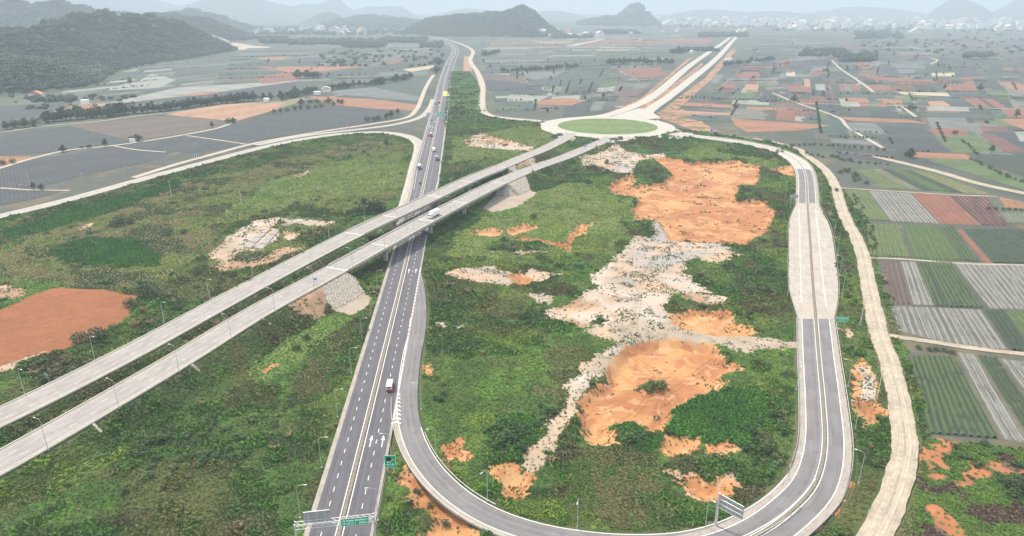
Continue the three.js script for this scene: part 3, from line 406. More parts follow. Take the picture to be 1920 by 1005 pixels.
track([[1495, 193], [1600, 196], [1690, 198], [1770, 200], [1920, 205]], 3.5, 'straight pale farm track across the east plots');
track([[1690, 199], [1718, 219]], 4, 'short pale track branching off the straight farm track');
track([[1700, 85], [1735, 95]], 5, 'far short pale track east'); track([[1745, 108], [1758, 113], [1745, 120]], 6, 'far hooked pale track east');
track([[540, 110], [590, 105], [640, 103]], 5, 'far pale track among the west fields');
track([[640, 155], [720, 152], [770, 152]], 5, 'pale track below the far tree row');
// ---------------------------------------------------------------- twin flyover: two carriageways on banks, each with a bridge over the expressway
const deckConcrete = roadMat(asphaltTex(0.44, 0.415, 0.37, 91, 0.15, 0.22), 4, 14), girderMat = roadMat(asphaltTex(0.36, 0.35, 0.33, 95, 0.15, 0.25), 4, 14), jointMat = mat(0.66, 0.65, 0.62, 0.8), darkJoint = mat(0.10, 0.10, 0.10, 0.9);
function flyover(fr, span, side, nameLabel, piers) {
  const stops = [span[0], ...piers.map(([u, v]) => { const p = at(u, v, 0); return sNear(fr, p.x, p.z)[0]; }), span[1]];
  const n = fr.length - 1, a = idxAt(fr, span[0]), b = idxAt(fr, span[1]);
  // approach road on the bank, at either end
  for (const [from, to, where] of [[0, a, 'on the bank west of the expressway'], [b, n, 'on the bank rising from the roundabout']]) {
    const r = struct('flyover_approach', ribbon(fr, -HW_DECK, HW_DECK, 0, 0.5, from, to), asphaltDeck, `grey approach carriageway of the ${nameLabel} flyover ${where}`, 'road');
    for (const k of [-1, 1]) { mesh('shoulder', ribbon(fr, k > 0 ? HW_DECK - 1.5 : -HW_DECK, k > 0 ? HW_DECK : -HW_DECK + 1.1, 0.012, 0, from, to), shoulderMat, r); line(fr, k * (HW_DECK - 1.55), 0.14, 0.022, from, to, 'edge_line', r);
      if (from === 0 || k) mesh('kerb', ribbon(fr, k * HW_DECK - 0.18, k * HW_DECK + 0.18, 0.28, 0.45, from, to), kerbMat, r); }
    const s0 = fr[from].s + 4, s1 = fr[to].s - 3; dashes(fr, -1.75, s0, s1, 2.2, 7, 0.14, 0.022, r); dashes(fr, 1.75, s0 + 1, s1, 2.2, 7, 0.14, 0.022, r);
  }
  const br = thing('flyover_bridge', `concrete flyover bridge carrying the ${nameLabel} carriageway over the expressway`, 'bridge');
  mesh('deck', ribbon(fr, -HW_DECK, HW_DECK, 0, 0.35, a, b), asphaltDeck, br);
  for (const k of [-1, 1]) {
    mesh('walkway', ribbon(fr, k > 0 ? HW_DECK - 1.5 : -HW_DECK, k > 0 ? HW_DECK : -HW_DECK + 1.1, 0.012, 0, a, b), shoulderMat, br);
    mesh('parapet', ribbon(fr, k * HW_DECK - 0.25, k * HW_DECK + 0.25, 0.62, 1.05, a, b), deckConcrete, br);
    const rail = []; for (let s = fr[a].s + 1; s < fr[b].s - 1; s += 2.4) { const q = pointAt(fr, s); mesh('parapet_post', postGeo(), deckConcrete, br).position.copy(off(q, k * (HW_DECK + 0.32), 0.22)); }
    line(fr, k * (HW_DECK - 1.55), 0.14, 0.022, a, b, 'edge_line', br);
  }
  dashes(fr, -1.75, fr[a].s + 2, fr[b].s - 3, 2.2, 7, 0.14, 0.022, br); dashes(fr, 1.75, fr[a].s + 3, fr[b].s - 3, 2.2, 7, 0.14, 0.022, br);
  for (const o of [-4.6, -2.3, 0, 2.3, 4.6]) mesh('girder', ribbon(fr, o - 0.35, o + 0.35, -0.34, 1.35, a, b), girderMat, br);
  for (let k = 0; k <= 4; k++) { const s = stops[k], q = pointAt(fr, s), turn = Math.atan2(-q.d.x, -q.d.z), p = off(q, 0);
    const j = mesh('expansion_joint', new THREE.BoxGeometry(2 * HW_DECK - 1.2, 0.03, 0.7), jointMat, br); j.position.copy(p); j.position.y += 0.022; j.rotation.set(0, turn, 0);
    const gap = mesh('joint_gap', new THREE.BoxGeometry(2 * HW_DECK - 1.2, 0.03, 0.1), darkJoint, j); gap.position.y = 0.006;
    if (k > 0 && k < 4) { const pier = new THREE.Group(); pier.name = 'pier'; pier.position.set(p.x, 0, p.z); pier.rotation.y = turn; br.add(pier);
      const top = p.y - 1.7, cap = mesh('pier_cap', box(2 * HW_DECK - 1, 0.9, 1.5, 0, top - 0.45, 0), girderMat, pier), foot = Math.min(0, heightAt(p.x, p.z)) - 1;
      for (const o of [-2.6, 2.6]) mesh('column', box(2.2, top - 0.9 - foot, 1.15, o, (top - 0.9 + foot) / 2, 0), girderMat, pier); }
    else { const ab = new THREE.Group(); ab.name = 'abutment'; ab.position.set(p.x, 0, p.z); ab.rotation.y = turn; br.add(ab); const sgn = k === 0 ? 1 : -1; mesh('abutment_wall', box(2 * HW_DECK, p.y - 0.37 - 0.2, 1.2, 0, (p.y - 0.37 + 0.2) / 2, sgn * 0.75), girderMat, ab); for (const o of [-1, 1]) mesh('wing_wall', box(0.45, 3.0, 4.2, o * (HW_DECK - 0.05), p.y - 1.7, sgn * 3.2), deckConcrete, ab); } }
  return br;
}
let _post; function postGeo() { return (_post ||= box(0.28, 0.85, 0.32)); }
flyover(DA, SPAN_A, -1, 'northern', [[740, 432], [822, 391], [884, 361]]); flyover(DB, SPAN_B, 1, 'southern', [[716, 487], [812, 440], [880, 404]]);
// stone revetments: rough pitched blocks over the cones at the bridge ends
{
  const g = [0, 1, 2].map((k) => { const r = rng(90 + k), b = new THREE.BoxGeometry(1, 0.34, 0.8, 1, 1, 1), p = b.attributes.position; const seen = new Map(); for (let i = 0; i < p.count; i++) { const key = [p.getX(i), p.getY(i), p.getZ(i)].map((v) => v.toFixed(2)).join(); if (!seen.has(key)) seen.set(key, [(r() - 0.5) * 0.2, (r() - 0.5) * 0.1, (r() - 0.5) * 0.2]); const d = seen.get(key); p.setXYZ(i, p.getX(i) + d[0], p.getY(i) + d[1], p.getZ(i) + d[2]); } b.computeVertexNormals(); return b; });
  const spots = []; const r = rng(17);
  for (let z = Z0 - 60; z > Z0 - 480; z -= 0.95) for (let x = -120; x < 60; x += 1.1) { if (coverAt(x, z) !== STONE || heightAt(x, z) < 0.25 || roadAt(x, z)) continue; const e = 0.8, h = heightAt(x, z), nx = heightAt(x - e, z) - heightAt(x + e, z), nz = heightAt(x, z - e) - heightAt(x, z + e); spots.push([x + (r() - 0.5) * 0.2, h, z + (r() - 0.5) * 0.2, V3(nx, 2 * e, nz).normalize(), r()]); }
  const im = [0, 1, 2].map((k) => { const mine = spots.filter((s, i) => i % 3 === k), m = new THREE.InstancedMesh(g[k], mat(0.34, 0.315, 0.28, 0.95), mine.length), o = new THREE.Object3D(), c = new THREE.Color(); mine.forEach(([x, y, z, nrm, t], i) => { o.position.set(x, y + 0.02, z); o.quaternion.setFromUnitVectors(V3(0, 1, 0), nrm); o.rotateY((t - 0.5) * 0.6); o.scale.setScalar(1.12 + t * 0.2); o.updateMatrix(); m.setMatrixAt(i, o.matrix); const q = 0.85 + 0.3 * ((t * 7.3) % 1); c.setRGB(q, q * 0.98, q * 0.95); m.setColorAt(i, c); }); return m; });
  im.forEach((m, i) => { m.name = numbered('stone_revetment'); m.castShadow = m.receiveShadow = true; scene.add(m); tag(m, ['pale pitched stones covering the bank ends at the bridges', 'smaller pale stones among the pitched bank ends', 'rough pale stones among the pitched bank ends'][i], 'stones', { kind: 'stuff', group: 'stone pitching at the bridge ends' }); });
}
// ---------------------------------------------------------------- undergrowth: hundreds of thousands of leafy clumps and tufts
const leafMat = new THREE.MeshStandardMaterial({ color: 0xffffff, roughness: 0.8, side: THREE.DoubleSide });
function leafCloud(seed, n, shape, size, up = 0.4) { // small leaf faces spread through a volume
  const r = rng(seed), pos = [], idx = [];
  for (let k = 0; k < n; k++) { const c = shape(r), d = V3(r() - 0.5, r() - 0.5 + up, r() - 0.5).normalize(), t = V3(r() - 0.5, r() - 0.5, r() - 0.5).cross(d).normalize(), b = d.clone().cross(t), s = size * (0.6 + 0.8 * r()), q = pos.length / 3;
    const P = [[-1, 0], [0, 0.55], [1, 0], [0, -0.55]]; for (const [u, v] of P) pos.push(c.x + (t.x * u + b.x * v) * s, c.y + (t.y * u + b.y * v) * s, c.z + (t.z * u + b.z * v) * s); idx.push(q, q + 1, q + 2, q, q + 2, q + 3); }
  return bufGeo(pos, idx);
}
const dome = (w, h) => (r) => { const a = r() * 6.283, u = Math.pow(r(), 0.45), e = Math.acos(r()); return V3(Math.cos(a) * Math.sin(e) * w * u, Math.cos(e) * h * u + 0.05, Math.sin(a) * Math.sin(e) * w * u); };
const lumpy = (lobes) => (r) => { const [x, y, z, q] = lobes[(r() * lobes.length) | 0], a = r() * 6.283, c = 2 * r() - 1, s = Math.sqrt(1 - c * c), u = q * Math.pow(r(), 0.3); return V3(x + Math.cos(a) * s * u, y + c * u * 0.8, z + Math.sin(a) * s * u); };
function tuft(seed, n) { const r = rng(seed), pos = [], idx = []; for (let k = 0; k < n; k++) { const a = r() * 6.283, l = 0.55 + 0.6 * r(), w = 0.05 + 0.03 * r(), x = (r() - 0.5) * 0.5, z = (r() - 0.5) * 0.5, c = Math.cos(a), s = Math.sin(a), q = pos.length / 3, m = l * 0.35, e = l * (0.5 + 0.4 * r()); pos.push(x - s * w, 0, z + c * w, x + s * w, 0, z - c * w, x + c * m - s * w, l * 0.75, z + s * m + c * w, x + c * m + s * w, l * 0.75, z + s * m - c * w, x + c * e, l * 0.8, z + s * e); idx.push(q, q + 1, q + 2, q + 1, q + 3, q + 2, q + 2, q + 3, q + 4); } return bufGeo(pos, idx); }
const CL = [leafCloud(1, 34, dome(0.75, 0.5), 0.21), leafCloud(2, 30, dome(0.6, 0.75), 0.2), leafCloud(3, 30, dome(0.95, 0.3), 0.24, 0.9), leafCloud(4, 40, lumpy([[0, 0.35, 0, 0.5], [0.4, 0.25, 0.2, 0.35], [-0.35, 0.3, -0.2, 0.4]]), 0.2), tuft(5, 16), tuft(6, 20)];
const HUE = { dark: [0.020, 0.062, 0.009], mid: [0.050, 0.128, 0.015], bright: [0.104, 0.220, 0.023], lime: [0.165, 0.245, 0.032], olive: [0.105, 0.112, 0.030], brown: [0.080, 0.056, 0.026], hay: [0.19, 0.15, 0.08], purple: [0.044, 0.030, 0.020], jade: [0.022, 0.140, 0.020], pale: [0.225, 0.275, 0.090], straw: [0.230, 0.200, 0.085] };
const clumps = CL.map(() => []);
{
  const r = rng(123), mix = (a, b, t) => [lerp(a[0], b[0], t), lerp(a[1], b[1], t), lerp(a[2], b[2], t)];
  let z = Z0 - 25; const xAt = (zz) => Math.max(-338, 0.80 * zz - 30), xTo = (zz) => Math.min(268, -0.80 * zz + 30);
  const step = (zz) => 0.62 + 0.0012 * Math.max(0, -zz - 130);
  for (; z > Z0 - GD + 6; z -= step(z)) { const st = step(z); for (let x = xAt(z); x < xTo(z); x += st) {
    const px = x + (r() - 0.5) * st * 1.3, pz = z + (r() - 0.5) * st * 1.3; if (roadAt(px, pz)) continue; let c = ragged(px, pz); if (c === GRASS || c === BRIGHT || c === OLIVE || c === DRY) { const wide = coverAt(px + 34 * (fbm(px * 0.03 + 5, pz * 0.03, 4) - 0.5), pz + 34 * (fbm(px * 0.03 + 50, pz * 0.03 + 9, 4) - 0.5)); if (wide === GRASS || wide === BRIGHT || wide === OLIVE || wide === DRY) c = wide; } if (c === OUT || c === RED || c === STONE) continue;
    const h = heightAt(px, pz); let keep = 1, s = st * 1.05, hue, kind;
    const n1 = fbm(px * 0.028 + 11, pz * 0.028, 4), n2 = fbm(px * 0.11 + 61, pz * 0.11 + 7, 3), n3 = fbm(px * 0.3, pz * 0.3 + 31, 2), q = r();
    if (c === CLAY || c === SAND || c === TAN || c === GREY) { const spot = fbm(px * 0.17 + 200, pz * 0.17, 3); const rim = [[3, 0], [-3, 0], [0, 3], [0, -3]].some(([a, b]) => { const e = ragged(px + a, pz + b); return e === GRASS || e === BRIGHT || e === OLIVE || e === BUSH || e === DRY; }); keep = rim ? 0.22 : spot > (c === CLAY ? 0.71 : 0.63) ? 0.5 : c === CLAY ? 0.0015 : spot > 0.56 ? 0.14 : 0.012; s *= 0.75; hue = HUE[q < 0.5 ? 'dark' : q < 0.8 ? 'mid' : 'olive']; kind = q < 0.5 ? 0 : 4; }
    else if (c === ROUGH) { const t = fbm(px * 0.12 + 3, pz * 0.12 + 44, 4); keep = t > 0.6 ? 0.1 : 0.95; hue = fbm(px * 0.1 + 90, pz * 0.1, 4) > 0.62 ? mix(HUE.brown, HUE.purple, q) : mix(HUE.mid, HUE.bright, n2); kind = (q * 6) | 0; }
    else if (c === BUSH) { hue = mix(HUE.mid, HUE.bright, sm(0.35, 0.7, n2)); hue = mix(hue, HUE.jade, 0.5); s *= 1.5 + n2; kind = q < 0.6 ? 3 : 1; }
    else if (c === BRIGHT) { const near = pz > -330 ? 0.12 : 1; hue = mix(HUE.bright, HUE.lime, sm(0.3, 0.6, n1) * near); hue = mix(hue, HUE.mid, 0.5 * (1 - near)); hue = mix(hue, HUE.pale, near * sm(0.45, 0.62, n2) * 0.8); hue = mix(hue, HUE.mid, sm(0.56, 0.68, n3) * 0.7); kind = q < 0.35 ? 4 : q < 0.7 ? 2 : 0; s *= 0.8; }
    else if (c === DRY) { hue = mix(mix(HUE.olive, HUE.mid, sm(0.38, 0.55, n2)), HUE.hay, sm(0.55, 0.66, n3) * 0.5); hue = mix(hue, HUE.dark, sm(0.5, 0.62, fbm(px * 0.09 + 77, pz * 0.09, 4)) * 0.7); kind = q < 0.4 ? 5 : q < 0.7 ? 0 : 3; s *= 0.9; }
    else if (c === OLIVE) { hue = mix(HUE.straw, HUE.lime, sm(0.42, 0.56, n1)); hue = mix(hue, HUE.pale, sm(0.42, 0.58, n2) * 0.8); hue = mix(hue, HUE.mid, sm(0.55, 0.64, n3) * 0.7); s *= 0.8; hue = mix(hue, HUE.dark, sm(0.57, 0.66, fbm(px * 0.07 + 77, pz * 0.07, 4)) * 0.85); kind = q < 0.5 ? 5 : q < 0.75 ? 4 : 0; }
    else { const grassy = 1 - sm(0.47, 0.55, n1 * 0.55 + n2 * 0.45); // low fresh grass here, darker shrubs there
      hue = mix(mix(HUE.dark, HUE.mid, sm(0.40, 0.62, n3)), mix(HUE.mid, HUE.bright, sm(0.38, 0.6, n2)), grassy); hue = mix(hue, HUE.olive, sm(0.52, 0.66, fbm(px * 0.045 + 400, pz * 0.045, 4)) * 0.8); hue = mix(hue, HUE.lime, sm(0.58, 0.70, fbm(px * 0.05 + 800, pz * 0.05 + 30, 4)) * 0.7); hue = mix(hue, HUE.brown, sm(0.64, 0.72, fbm(px * 0.06 + 500, pz * 0.06 + 70, 4)) * 0.7);
      kind = grassy > 0.5 ? (q < 0.45 ? 2 : q < 0.8 ? 4 : 0) : q < 0.5 ? 0 : q < 0.8 ? 3 : 1; s *= grassy > 0.5 ? 0.72 + 0.3 * n3 : 0.85 + 1.3 * sm(0.42, 0.68, n3); if (q > 0.9965 && n2 > 0.45) { hue = HUE.hay; kind = 5; s *= 1.7; } }
    if (r() > keep) continue; const jit = 0.72 + 0.56 * r(); clumps[kind].push([px, h - 0.05, pz, s * (0.75 + 0.5 * r()), r() * 6.283, hue[0] * jit * (0.9 + 0.2 * r()), hue[1] * jit, hue[2] * jit]); } }
  // taller weeds along the far green strip between expressway and winding track
  const strip = along([[846, 134], [880, 134], [900, 165], [898, 200], [905, 216], [960, 226], [1015, 231], [960, 240], [845, 245], [832, 235], [838, 180]]); let x0 = 1e9, x1 = -1e9, z0 = 1e9, z1 = -1e9; for (const p of strip) { x0 = Math.min(x0, p.x); x1 = Math.max(x1, p.x); z0 = Math.min(z0, p.z); z1 = Math.max(z1, p.z); }
  struct('green_strip', polyGeo(strip, 0.04), new THREE.MeshStandardMaterial({ map: (() => { const t = texture(256, 256, (i, j) => { const a = tfbm(i / 32, j / 32, 8, 4), m = 0.6 + 0.8 * a; return [0.085 * m, 0.125 * m, 0.045 * m]; }); t.repeat.set(1 / 60, 1 / 60); return t; })(), roughness: 0.95 }), 'green verge between the expressway and the winding dirt track', 'verge');
  for (let k = 0; k < 16000; k++) { const x = lerp(x0, x1, r()), zz = lerp(z0, z1, r()); if (!inside(strip, x, zz)) continue; const n = fbm(x * 0.02, zz * 0.02, 3), n2 = fbm(x * 0.06, zz * 0.06, 3), hue = mix(mix(HUE.mid, HUE.bright, sm(0.4, 0.6, n)), HUE.dark, sm(0.5, 0.65, n2)), jit = 0.75 + 0.5 * r(); clumps[[0, 3, 2][k % 3]].push([x, 0, zz, 1.3 + 1.6 * r(), r() * 6.28, hue[0] * jit, hue[1] * jit, hue[2] * jit]); }
}
// scattered taller shrubs of mixed height
const shrubs = []; { const r = rng(321); for (let k = 0; k < 120000; k++) { const z = Z0 - 30 - r() * (GD - 45), x = (2 * r() - 1) * Math.min(330, -0.8 * z + 20); if (roadAt(x, z) || roadAt(x + 2, z) || roadAt(x - 2, z)) continue; const c = ragged(x, z); if (c !== GRASS && c !== OLIVE && c !== BUSH && c !== ROUGH) continue; const n = fbm(x * 0.05 + 40, z * 0.05 + 8, 4); if (n < 0.53 && r() > 0.02) continue; if (r() > (c === BUSH ? 0.5 : 0.07)) continue; const t = 0.7 + 0.7 * r(), g = r(); shrubs.push([x, heightAt(x, z) - 0.1, z, 1.1 + 2.6 * r() * r() + (n > 0.6 ? 0.6 : 0), r() * 6.28, lerp(0.016, 0.045, g) * t, lerp(0.045, 0.105, g) * t, lerp(0.009, 0.018, g) * t, 0.7 + 0.5 * r()]); } }
const cloneNames = [['scrub', 'low leafy scrub spread over the interchange ground'], ['scrub', 'upright leafy weeds scattered through the interchange scrub'], ['ground_creeper', 'flat creeping plants spread over the interchange ground'], ['scrub', 'lumpy bushes forming the thicker green patches'], ['grass', 'long green grass tufts between the scrub'], ['grass', 'dry olive grass tufts on the western ground']];
function scatter(geo, list, material, nm, label, category = 'undergrowth') {
  const m = new THREE.InstancedMesh(geo, material, list.length), o = new THREE.Object3D(), c = new THREE.Color();
  list.forEach(([x, y, z, s, a, r, g, b, sy], i) => { o.position.set(x, y, z); o.rotation.set(0, a, 0); o.scale.set(s, s * (sy || 1), s); o.updateMatrix(); m.setMatrixAt(i, o.matrix); m.setColorAt(i, c.setRGB(r, g, b)); });
  m.name = numbered(nm); m.castShadow = m.receiveShadow = true; scene.add(m); return tag(m, label, category, { kind: 'stuff' });
}
clumps.forEach((list, k) => scatter(CL[k], list, leafMat, cloneNames[k][0], cloneNames[k][1]));
scatter(leafCloud(77, 150, lumpy([[0, 0.4, 0, 0.42], [0.35, 0.3, 0.1, 0.33], [-0.32, 0.28, -0.2, 0.34], [0.05, 0.26, 0.36, 0.3]]), 0.12, 0.5), shrubs, leafMat, 'shrubs', 'taller dark shrubs scattered through the scrub'); console.log('shrubs', shrubs.length); console.log('clumps', clumps.map((l) => l.length).join(' '));

// ---------------------------------------------------------------- trees: tapered trunk, limbs and a leafy crown
const barkMat = mat(0.10, 0.075, 0.05, 0.95);
const crownMats = [[0.036, 0.066, 0.024], [0.050, 0.086, 0.030], [0.028, 0.055, 0.026], [0.085, 0.115, 0.042]].map(([r, g, b]) => new THREE.MeshStandardMaterial({ color: col(r, g, b), roughness: 0.85, side: THREE.DoubleSide }));
const trunkGeo = (h, r) => join([bar(V3(0, -0.2, 0), V3(0.05 * h, h * 0.62, 0.02 * h), r, 7, r * 0.55), bar(V3(0.03 * h, h * 0.4, 0), V3(0.24 * h, h * 0.75, 0.1 * h), r * 0.5, 5, r * 0.2), bar(V3(0.03 * h, h * 0.45, 0), V3(-0.2 * h, h * 0.78, -0.12 * h), r * 0.5, 5, r * 0.2), bar(V3(0.03 * h, h * 0.5, 0), V3(0.02 * h, h * 0.82, 0.2 * h), r * 0.45, 5, r * 0.15)]);
const treeKinds = [
  { t: trunkGeo(1, 0.035), c: leafCloud(21, 620, lumpy([[0, 0.68, 0, 0.28], [0.26, 0.5, 0.08, 0.26], [-0.25, 0.5, -0.1, 0.27], [0.05, 0.42, -0.27, 0.25], [-0.06, 0.4, 0.27, 0.26], [0.1, 0.8, 0.05, 0.17], [0, 0.3, 0, 0.26]]), 0.055) },
  { t: trunkGeo(1, 0.03), c: leafCloud(22, 380, lumpy([[0, 0.78, 0, 0.2], [0.12, 0.6, 0.1, 0.2], [-0.14, 0.5, -0.05, 0.2], [0.02, 0.4, 0.1, 0.18], [0.1, 0.45, -0.14, 0.17]]), 0.055) },
  { t: trunkGeo(1, 0.04), c: leafCloud(23, 680, lumpy([[0.1, 0.6, 0, 0.32], [0.38, 0.4, 0.1, 0.28], [-0.36, 0.42, -0.12, 0.3], [-0.05, 0.36, 0.36, 0.28], [0.02, 0.36, -0.38, 0.28], [0, 0.25, 0, 0.28]]), 0.06) },
  { t: trunkGeo(0.6, 0.03), c: leafCloud(24, 340, lumpy([[0, 0.45, 0, 0.36], [0.32, 0.32, 0.1, 0.28], [-0.3, 0.34, -0.12, 0.3], [0.05, 0.3, 0.32, 0.27], [-0.04, 0.32, -0.3, 0.28]]), 0.065) }];
const treeProtos = new Map();
function tree(x, z, h, kind, tone, turn, label, group, nm = 'tree', y = null) {
  const key = kind + '_' + tone + '_' + nm; let g;
  const yy = y ?? heightAt(x, z);
  if (!treeProtos.has(key)) { g = thing(nm, label, nm.includes('bush') ? 'bush' : 'tree', [x, yy, z], turn); mesh('trunk', treeKinds[kind].t, barkMat, g); mesh('crown', treeKinds[kind].c, crownMats[tone], g); treeProtos.set(key, g); }
  else { g = copyOf(treeProtos.get(key), [x, yy, z], turn, label); delete g.userData.group; }
  g.scale.set(h, h, h); if (group) g.userData.group = group; return g;
}
{
  const r = rng(77);
  const row = (pts, spacing, h0, h1, jitter, label, group, kinds = [0, 2, 3], tones = [0, 1, 2], gaps = [], nm = label.split(' ').slice(0, 5).join(' ').match(/bush|sapling/) ? 'bush' : 'tree') => { const fr = frames(smooth(along(pts, 0), 4)), end = fr[fr.length - 1].s, spots = []; for (let s = 0; s < end; s += spacing * (0.75 + 0.5 * r())) { if (gaps.some(([a, b]) => s / end > a && s / end < b)) continue; spots.push(off(pointAt(fr, s), (r() - 0.5) * jitter)); }
    spots.forEach((p, i) => { const own = `${label}, ${TH[i]} from the west`, ok = spots.length <= 20 && own.split(' ').length <= 16; tree(p.x, p.z, lerp(h0, h1, r()), kinds[(r() * kinds.length) | 0], tones[(r() * tones.length) | 0], r() * 6.28, ok ? own : label, group, nm); }); };
  const one = (u, v, hpx, kind, tone, label, nm) => { const p = at(u, v), h = hpx / (FOCAL / Math.hypot(p.x, p.z, EYE)) * 1.15; tree(p.x, p.z, h, kind, tone, r() * 6.28, label, null, nm); };
  row([[-40, 250], [0, 244], [30, 240], [75, 236]], 9, 9, 13, 8, 'dark bushy tree at the west end of the long roadside row', 'trees at the west end of the long row');
  row([[90, 231], [130, 225], [190, 220], [240, 214]], 5, 13, 17, 13, 'tall dense tree in the thick clump of the long roadside row', 'trees in the thick clump of the long row', [0, 2], [0, 1, 2]);
  row([[255, 213], [320, 206], [400, 196], [470, 189]], 7, 12, 15, 9, 'round dark tree in the middle of the long roadside row', 'trees in the middle of the long row', [0, 2], [0, 2]);
  row([[478, 189], [520, 188], [560, 178], [600, 172], [650, 165], [700, 159], [770, 147]], 11, 11, 15, 14, 'dark tree towards the expressway end of the long row', 'trees towards the expressway in the long row', [0, 2, 3], [0, 2]);
  row([[555, 147], [575, 147], [600, 145]], 9, 14, 18, 6, 'tall tree standing in the short group behind the long row', 'short group of tall trees behind the row');
  row([[560, 197], [590, 193], [640, 196], [620, 200]], 11, 6, 9, 10, 'small tree on the edge of the orange ploughed field', 'small trees at the orange field', [3, 0]);
  row([[515, 213], [545, 208], [590, 203], [610, 200]], 11, 5, 8, 3, 'small tree in the line above the dark blue green field', 'small trees above the dark field', [0, 3]);
  row([[690, 228], [715, 224], [738, 216], [755, 214]], 8, 5, 9, 10, 'bushy tree beside the west frontage track', 'bushy trees by the west frontage track', [3, 1], [1, 0]);
  row([[995, 133], [1030, 131], [1080, 127]], 12, 11, 16, 10, 'dark tree in the row beyond the winding track', 'tree row beyond the winding track', [0, 2, 3], [0, 2]);
  row([[905, 105], [935, 100]], 10, 12, 16, 10, 'tree in the small wood beside the far winding track', 'small wood beside the far winding track');
  row([[940, 135], [965, 134], [1000, 133]], 11, 9, 13, 12, 'tree in the hedge by the bend of the winding track', 'hedge trees by the winding track');
  row([[1140, 120], [1180, 119], [1230, 120], [1265, 122]], 10, 13, 17, 16, 'dark tree in the belt west of the new road', 'tree belt west of the new road', [0, 2], [2, 0]);
  row([[1262, 101], [1285, 99]], 14, 18, 24, 16, 'tree around the farm beside the far new road', 'trees round the farm by the new road');
  row([[1355, 124], [1380, 121], [1420, 116], [1450, 112]], 16, 9, 14, 10, 'tree in the hedge east of the new road', 'hedge trees east of the new road');
  row([[1270, 186], [1300, 183], [1340, 186], [1400, 188], [1460, 189], [1500, 190]], 5, 3, 4.5, 12, 'low leafy sapling in the plantation strip by the new road', 'plantation saplings by the new road', [3, 1], [1, 0]);
  row([[1440, 300], [1480, 276], [1505, 272], [1560, 274], [1620, 279], [1660, 282]], 5, 2.8, 4.2, 5, 'low bush in the hedge above the dirt road junction', 'hedge bushes above the junction', [3], [1, 0]);
  row([[1510, 290], [1560, 296], [1620, 306], [1670, 310]], 4.5, 2.6, 4.5, 9, 'low bush in the thicket below the junction hedge', 'thicket bushes below the junction', [3], [1, 0]);
  row([[1580, 318], [1600, 335], [1622, 348]], 4.5, 3, 5, 12, 'dark bush in the overgrown plot beside the dirt road', 'overgrown plot beside the dirt road', [3], [0, 1]);
  row([[1825, 300], [1860, 318], [1900, 336], [1925, 343]], 6, 2.5, 4, 4, 'low bush on the ridge between two east plots', 'bushes on the ridge between east plots', [3], [0, 1]);
  row([[1700, 292], [1712, 294]], 4, 4, 6, 3, 'bush beside the broad dirt strip', 'bushes beside the broad dirt strip', [3], [0]);
  row([[1854, 393], [1890, 394], [1925, 396]], 4, 2.2, 3.2, 2, 'dark hedge bush above the pale east plot', 'hedge bushes above the pale plot', [3], [0]);
  row([[1722, 655], [1760, 660], [1790, 664], [1790, 670]], 3, 1.8, 2.6, 3, 'bright green bush at the head of the dark crop rows', 'bright bushes at the crop row head', [3], [1]);
  row([[1570, 470], [1580, 500], [1590, 540], [1598, 575]], 5, 1.8, 3, 6, 'dark bush on the verge between plaza and dirt road', 'verge bushes by the plaza', [3], [0, 2]);
  row([[1600, 365], [1620, 400], [1632, 425], [1640, 470]], 6, 1.6, 2.6, 3, 'low bush on the field side of the dirt road', 'bushes on the field side of the dirt road', [3], [0, 1]);
  one(688, 398, 26, 0, 0, 'large dark tree beside the northern flyover bank', 'tree'); one(708, 396, 24, 2, 0, 'broad dark tree hugging the northern flyover bank', 'tree'); one(670, 398, 16, 3, 1, 'low bushy tree next to the dark trees by the flyover', 'bush'); one(655, 402, 13, 3, 0, 'smallest bush at the western end of the flyover trees', 'bush');
  one(822, 122, 15, 2, 2, 'very large round tree above the frontage track by the expressway', 'tree'); one(818, 137, 14, 2, 2, 'second large round tree by the expressway, next to the track end', 'tree');
  one(868, 213, 10, 3, 0, 'lone round bush on the strip beside the expressway', 'bush'); one(862, 152, 7, 3, 0, 'lone low bush on the far green strip', 'bush'); one(855, 200, 6, 3, 1, 'small bush halfway along the green strip', 'bush');
  one(119, 286, 11, 0, 0, 'round tree beside the track between the dark west fields', 'tree'); one(198, 276, 13, 1, 0, 'tall narrow tree by the fork of the west field track', 'tree'); one(258, 265, 13, 2, 0, 'spreading tree beside a hut on the west field track', 'tree'); one(247, 262, 8, 3, 0, 'small tree right behind the hut on the west field track', 'bush'); one(398, 240, 10, 1, 0, 'small tree near the head of the west field track', 'tree'); one(430, 231, 12, 3, 1, 'pale bush at the end of the west field track', 'bush'); one(439, 231, 9, 0, 0, 'dark round tree at the end of the west field track', 'tree'); one(6, 309, 10, 3, 0, 'dark tree at the edge of the small orange field', 'tree'); one(24, 306, 9, 3, 0, 'dark tree standing on the small orange field', 'tree'); one(167, 277, 7, 3, 0, 'low tree next to the narrow tree by the track fork', 'bush'); one(153, 278, 5, 3, 0, 'tiny bush between the trees on the track', 'bush');
  one(63, 355, 11, 1, 0, 'small tree on the brown path by the west road', 'tree'); one(78, 356, 9, 0, 0, 'second small tree on the brown path by the west road', 'tree'); one(245, 160, 12, 1, 2, 'lone tree on the pale slope below the hill', 'tree');
